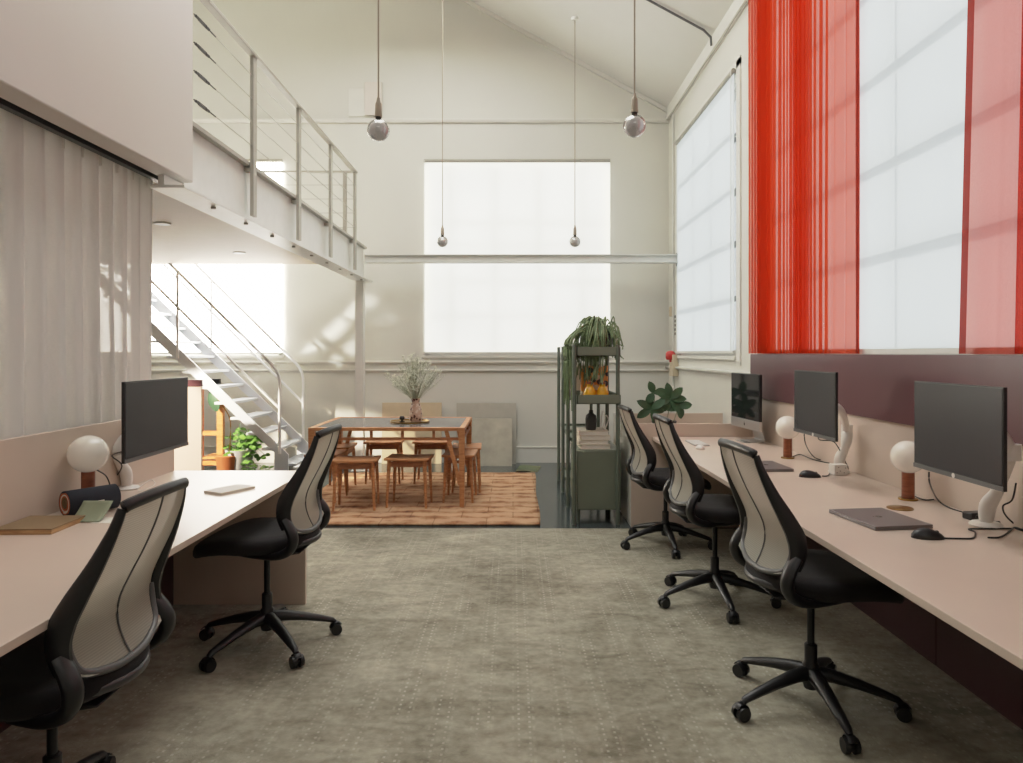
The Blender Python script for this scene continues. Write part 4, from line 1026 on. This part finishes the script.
# ------------------------------------------------------------------ things behind the left desk
t = thing('far_desk_screen', 'sunlit cream divider with a maroon top edge near the stairs', 'screen', (-3.30, 7.05, 0))
MB().box(-.5, .16, 0, .03, 0, 1.06).build('panel', M['cream'], t); MB().box(-.5, .16, -.004, .034, 1.062, 1.13).build('top_band', M['maroon'], t)
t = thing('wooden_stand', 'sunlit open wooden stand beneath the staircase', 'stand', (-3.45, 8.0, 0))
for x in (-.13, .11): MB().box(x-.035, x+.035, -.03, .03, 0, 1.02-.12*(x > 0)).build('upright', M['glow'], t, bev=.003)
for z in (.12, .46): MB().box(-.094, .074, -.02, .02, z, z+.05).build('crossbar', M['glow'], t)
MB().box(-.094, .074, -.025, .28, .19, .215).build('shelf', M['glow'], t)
t = thing('side_plant', 'leafy green plant trailing from a pale grey pot by the stairs', 'potted plant', (-3.12, 7.98, 0))
MB().lathe([(0, 0), (.11, 0), (.13, .03), (.15, .28), (.152, .30), (.135, .30), (.13, .27), (0, .27)], (0, 0, 0), 28).build('pot', M['potg'], t)
lf = MB(); sm = MB()
for k in range(46):
    a = R.uniform(0, 6.28); rr = R.uniform(.05, .24); h = R.uniform(-.12, .24)-rr*.3
    e = Vector((math.cos(a)*rr+.06, math.sin(a)*rr*.6, .32+h)); sm.sweep(smooth_path([(0, 0, .28), (e.x*.5, e.y*.5, max(.34, e.z+.05)), e], 4), .003, seg=5)
    for q in range(3):
        d = Vector((math.cos(a+q*2-2), math.sin(a+q*2-2)-.4, R.uniform(-.3, .3))); lf.leaf(e, d, (0, -.7, .7), R.uniform(.06, .10), R.uniform(.045, .07), .3)
sm.build('stems', M['leaf'], t); lf.build('leaves', M['leafb'], t, ang=2)
t = thing('low_plant', 'small sprawling green plant at the foot of the stairs', 'potted plant', (-2.78, 7.6, 0))
MB().lathe([(0, 0), (.07, 0), (.09, .10), (.08, .10), (0, .09)]).build('pot', M['potwh'], t)
lf = MB()
for k in range(40):
    a = R.uniform(0, 6.28); rr = R.uniform(.0, .13); d = Vector((math.cos(a), math.sin(a)-.3, R.uniform(-.1, .8)))
    lf.leaf((math.cos(a)*rr, math.sin(a)*rr*.6, .10+R.uniform(0, .07)), d, (0, -.6, .7), R.uniform(.05, .08), .035, .3)
lf.build('leaves', M['leafb'], t, ang=2)
t = thing('curved_lamp', 'arching stem with one round dark green leaf beside the wooden stand', 'plant', (-3.32, 7.9, 0))
pts = smooth_path([(.12, 0, .25), (.13, 0, .62), (.06, 0, .78), (-.05, 0, .93)], 6)
t.name = 'arching_leaf_plant'
MB().sweep(pts, .007, seg=8).build('stem', M['brass'], t)
MB().leaf((-.02, 0, .74), (-.25, 0, 1), (0, -1, .1), .27, .14, .1, 8).build('leaf_blade', M['leafd'], t, ang=2)
MB().lathe([(0, 0), (.10, 0), (.13, .24), (.12, .25), (0, .24)], (.10, 0, 0)).build('pot', M['potc'], t)
tag(MB().box(-.045, .045, -.06, 0, 0, .09).build('wall_box', M['black'], bev=.004), 'small black box fixed to the back wall behind the stairs', 'socket box').location = (-3.78, YB, .98)

# ------------------------------------------------------------------ lights, world, camera
def area(name, loc, rot, sx, sy, P, col=(1, 1, 1), spread=PI):
    l = bpy.data.lights.new(name, 'AREA'); l.shape = 'RECTANGLE'; l.size = sx; l.size_y = sy; l.energy = P; l.color = col; l.spread = spread
    o = bpy.data.objects.new(name, l); COL.objects.link(o); o.location = loc; o.rotation_euler = rot; return o
# soft sun from the side street, blurred by haze, falls on the side blinds
s = bpy.data.lights.new('side_sun', 'SUN'); s.energy = 1.6; s.angle = D(7); s.color = (1, .97, .92)
so = bpy.data.objects.new('side_sun', s); COL.objects.link(so); so.rotation_euler = (0, D(72), D(6))
# sunlight bounced low off glass, drawing slanting patches on the back wall by the column
def beam(name, src, dst, w, h, P, roll=0):
    o = area(name, src, (0, 0, 0), w, h, P, (1, .97, .9), D(3.5)); d = Vector(dst)-Vector(src)
    o.rotation_euler = d.to_track_quat('-Z', 'Y').to_euler(); o.rotation_euler.rotate_axis('Z', roll)
beam('bounce_beam', (-4.9, 6.0, .6), (-2.25, 8.95, 1.72), .10, .85, .75, D(-48))
beam('bounce_beam', (-4.9, 6.0, .5), (-1.98, 8.95, 1.52), .08, .7, .45, D(-48))
# low sun through the left side reaching the stand and divider
sp = bpy.data.lights.new('low_sun', 'SPOT'); sp.energy = 2600; sp.spot_size = D(26); sp.spot_blend = .3; sp.shadow_soft_size = .05; sp.color = (1, .86, .68)
o = bpy.data.objects.new('low_sun', sp); COL.objects.link(o); o.location = (-5.5, 5.6, 2.2)
o.rotation_euler = (Vector((-3.3, 7.6, .5))-Vector(o.location)).to_track_quat('-Z', 'Y').to_euler()
# unseen fill lamps added to lift the room light, no fittings there
area('rear_fill', (-.1, -1.2, 4.6), (D(18), 0, 0), 3.0, 2.0, 22, (1, .97, .94))
area('overhead_fill', (-.7, 4.4, 5.3), (0, 0, 0), 2.4, 3.0, 118, (1, .99, .96))  # added fill from above, the roof has no opening here
area('upward_fill', (-3.4, 4.5, 3.3), (D(180), D(-25), 0), 1.5, 4.0, 34, (1, .99, .96))  # added fill aimed up to brighten ceiling and gable
area('overhead_fill', (-.9, 7.0, 5.4), (0, 0, 0), 2.0, 1.6, 50, (1, .99, .96))  # second added fill overhead, toward the back wall

w = bpy.data.worlds.new('world'); sc.world = w; w.use_nodes = True
N = w.node_tree.nodes; K = w.node_tree.links; bg = N['Background']
sky = N.new('ShaderNodeTexSky'); sky.sky_type = 'HOSEK_WILKIE'; sky.turbidity = 6; sky.sun_direction = Vector((.7, .2, .6)).normalized()
mx = N.new('ShaderNodeMixRGB'); mx.inputs['Fac'].default_value = .75; mx.inputs['Color2'].default_value = (.93, .96, 1, 1)
K.new(sky.outputs[0], mx.inputs['Color1']); K.new(mx.outputs[0], bg.inputs['Color']); bg.inputs['Strength'].default_value = 1.35

cam = bpy.data.cameras.new('camera'); co = bpy.data.objects.new('camera', cam); COL.objects.link(co)
co.location = (0, 0, H); co.rotation_euler = (D(90), 0, 0)
cam.sensor_width = 36; cam.lens = 36*F/1023; cam.shift_x = (511.5-CX)/1023; cam.shift_y = -(381.5-CY)/1023; cam.clip_start = .05
sc.camera = co
sc.view_settings.view_transform = 'Standard'; sc.view_settings.look = 'None'; sc.view_settings.exposure = 0
vs = sc.view_settings; vs.use_curve_mapping = True; cmp_ = vs.curve_mapping; cmp_.white_level = (3, 3, 3)
cmp_.extend = 'HORIZONTAL'; cv = cmp_.curves[3]
for x_, y_ in ((.1, .30), (.2, .55), (.333, .73), (.567, .89)): cv.points.new(x_, y_)
cmp_.update()
sc.cycles.max_bounces = 10; sc.cycles.diffuse_bounces = 6; sc.cycles.transparent_max_bounces = 16
sc.cycles.sample_clamp_indirect = 6; sc.cycles.caustics_reflective = False; sc.cycles.caustics_refractive = False
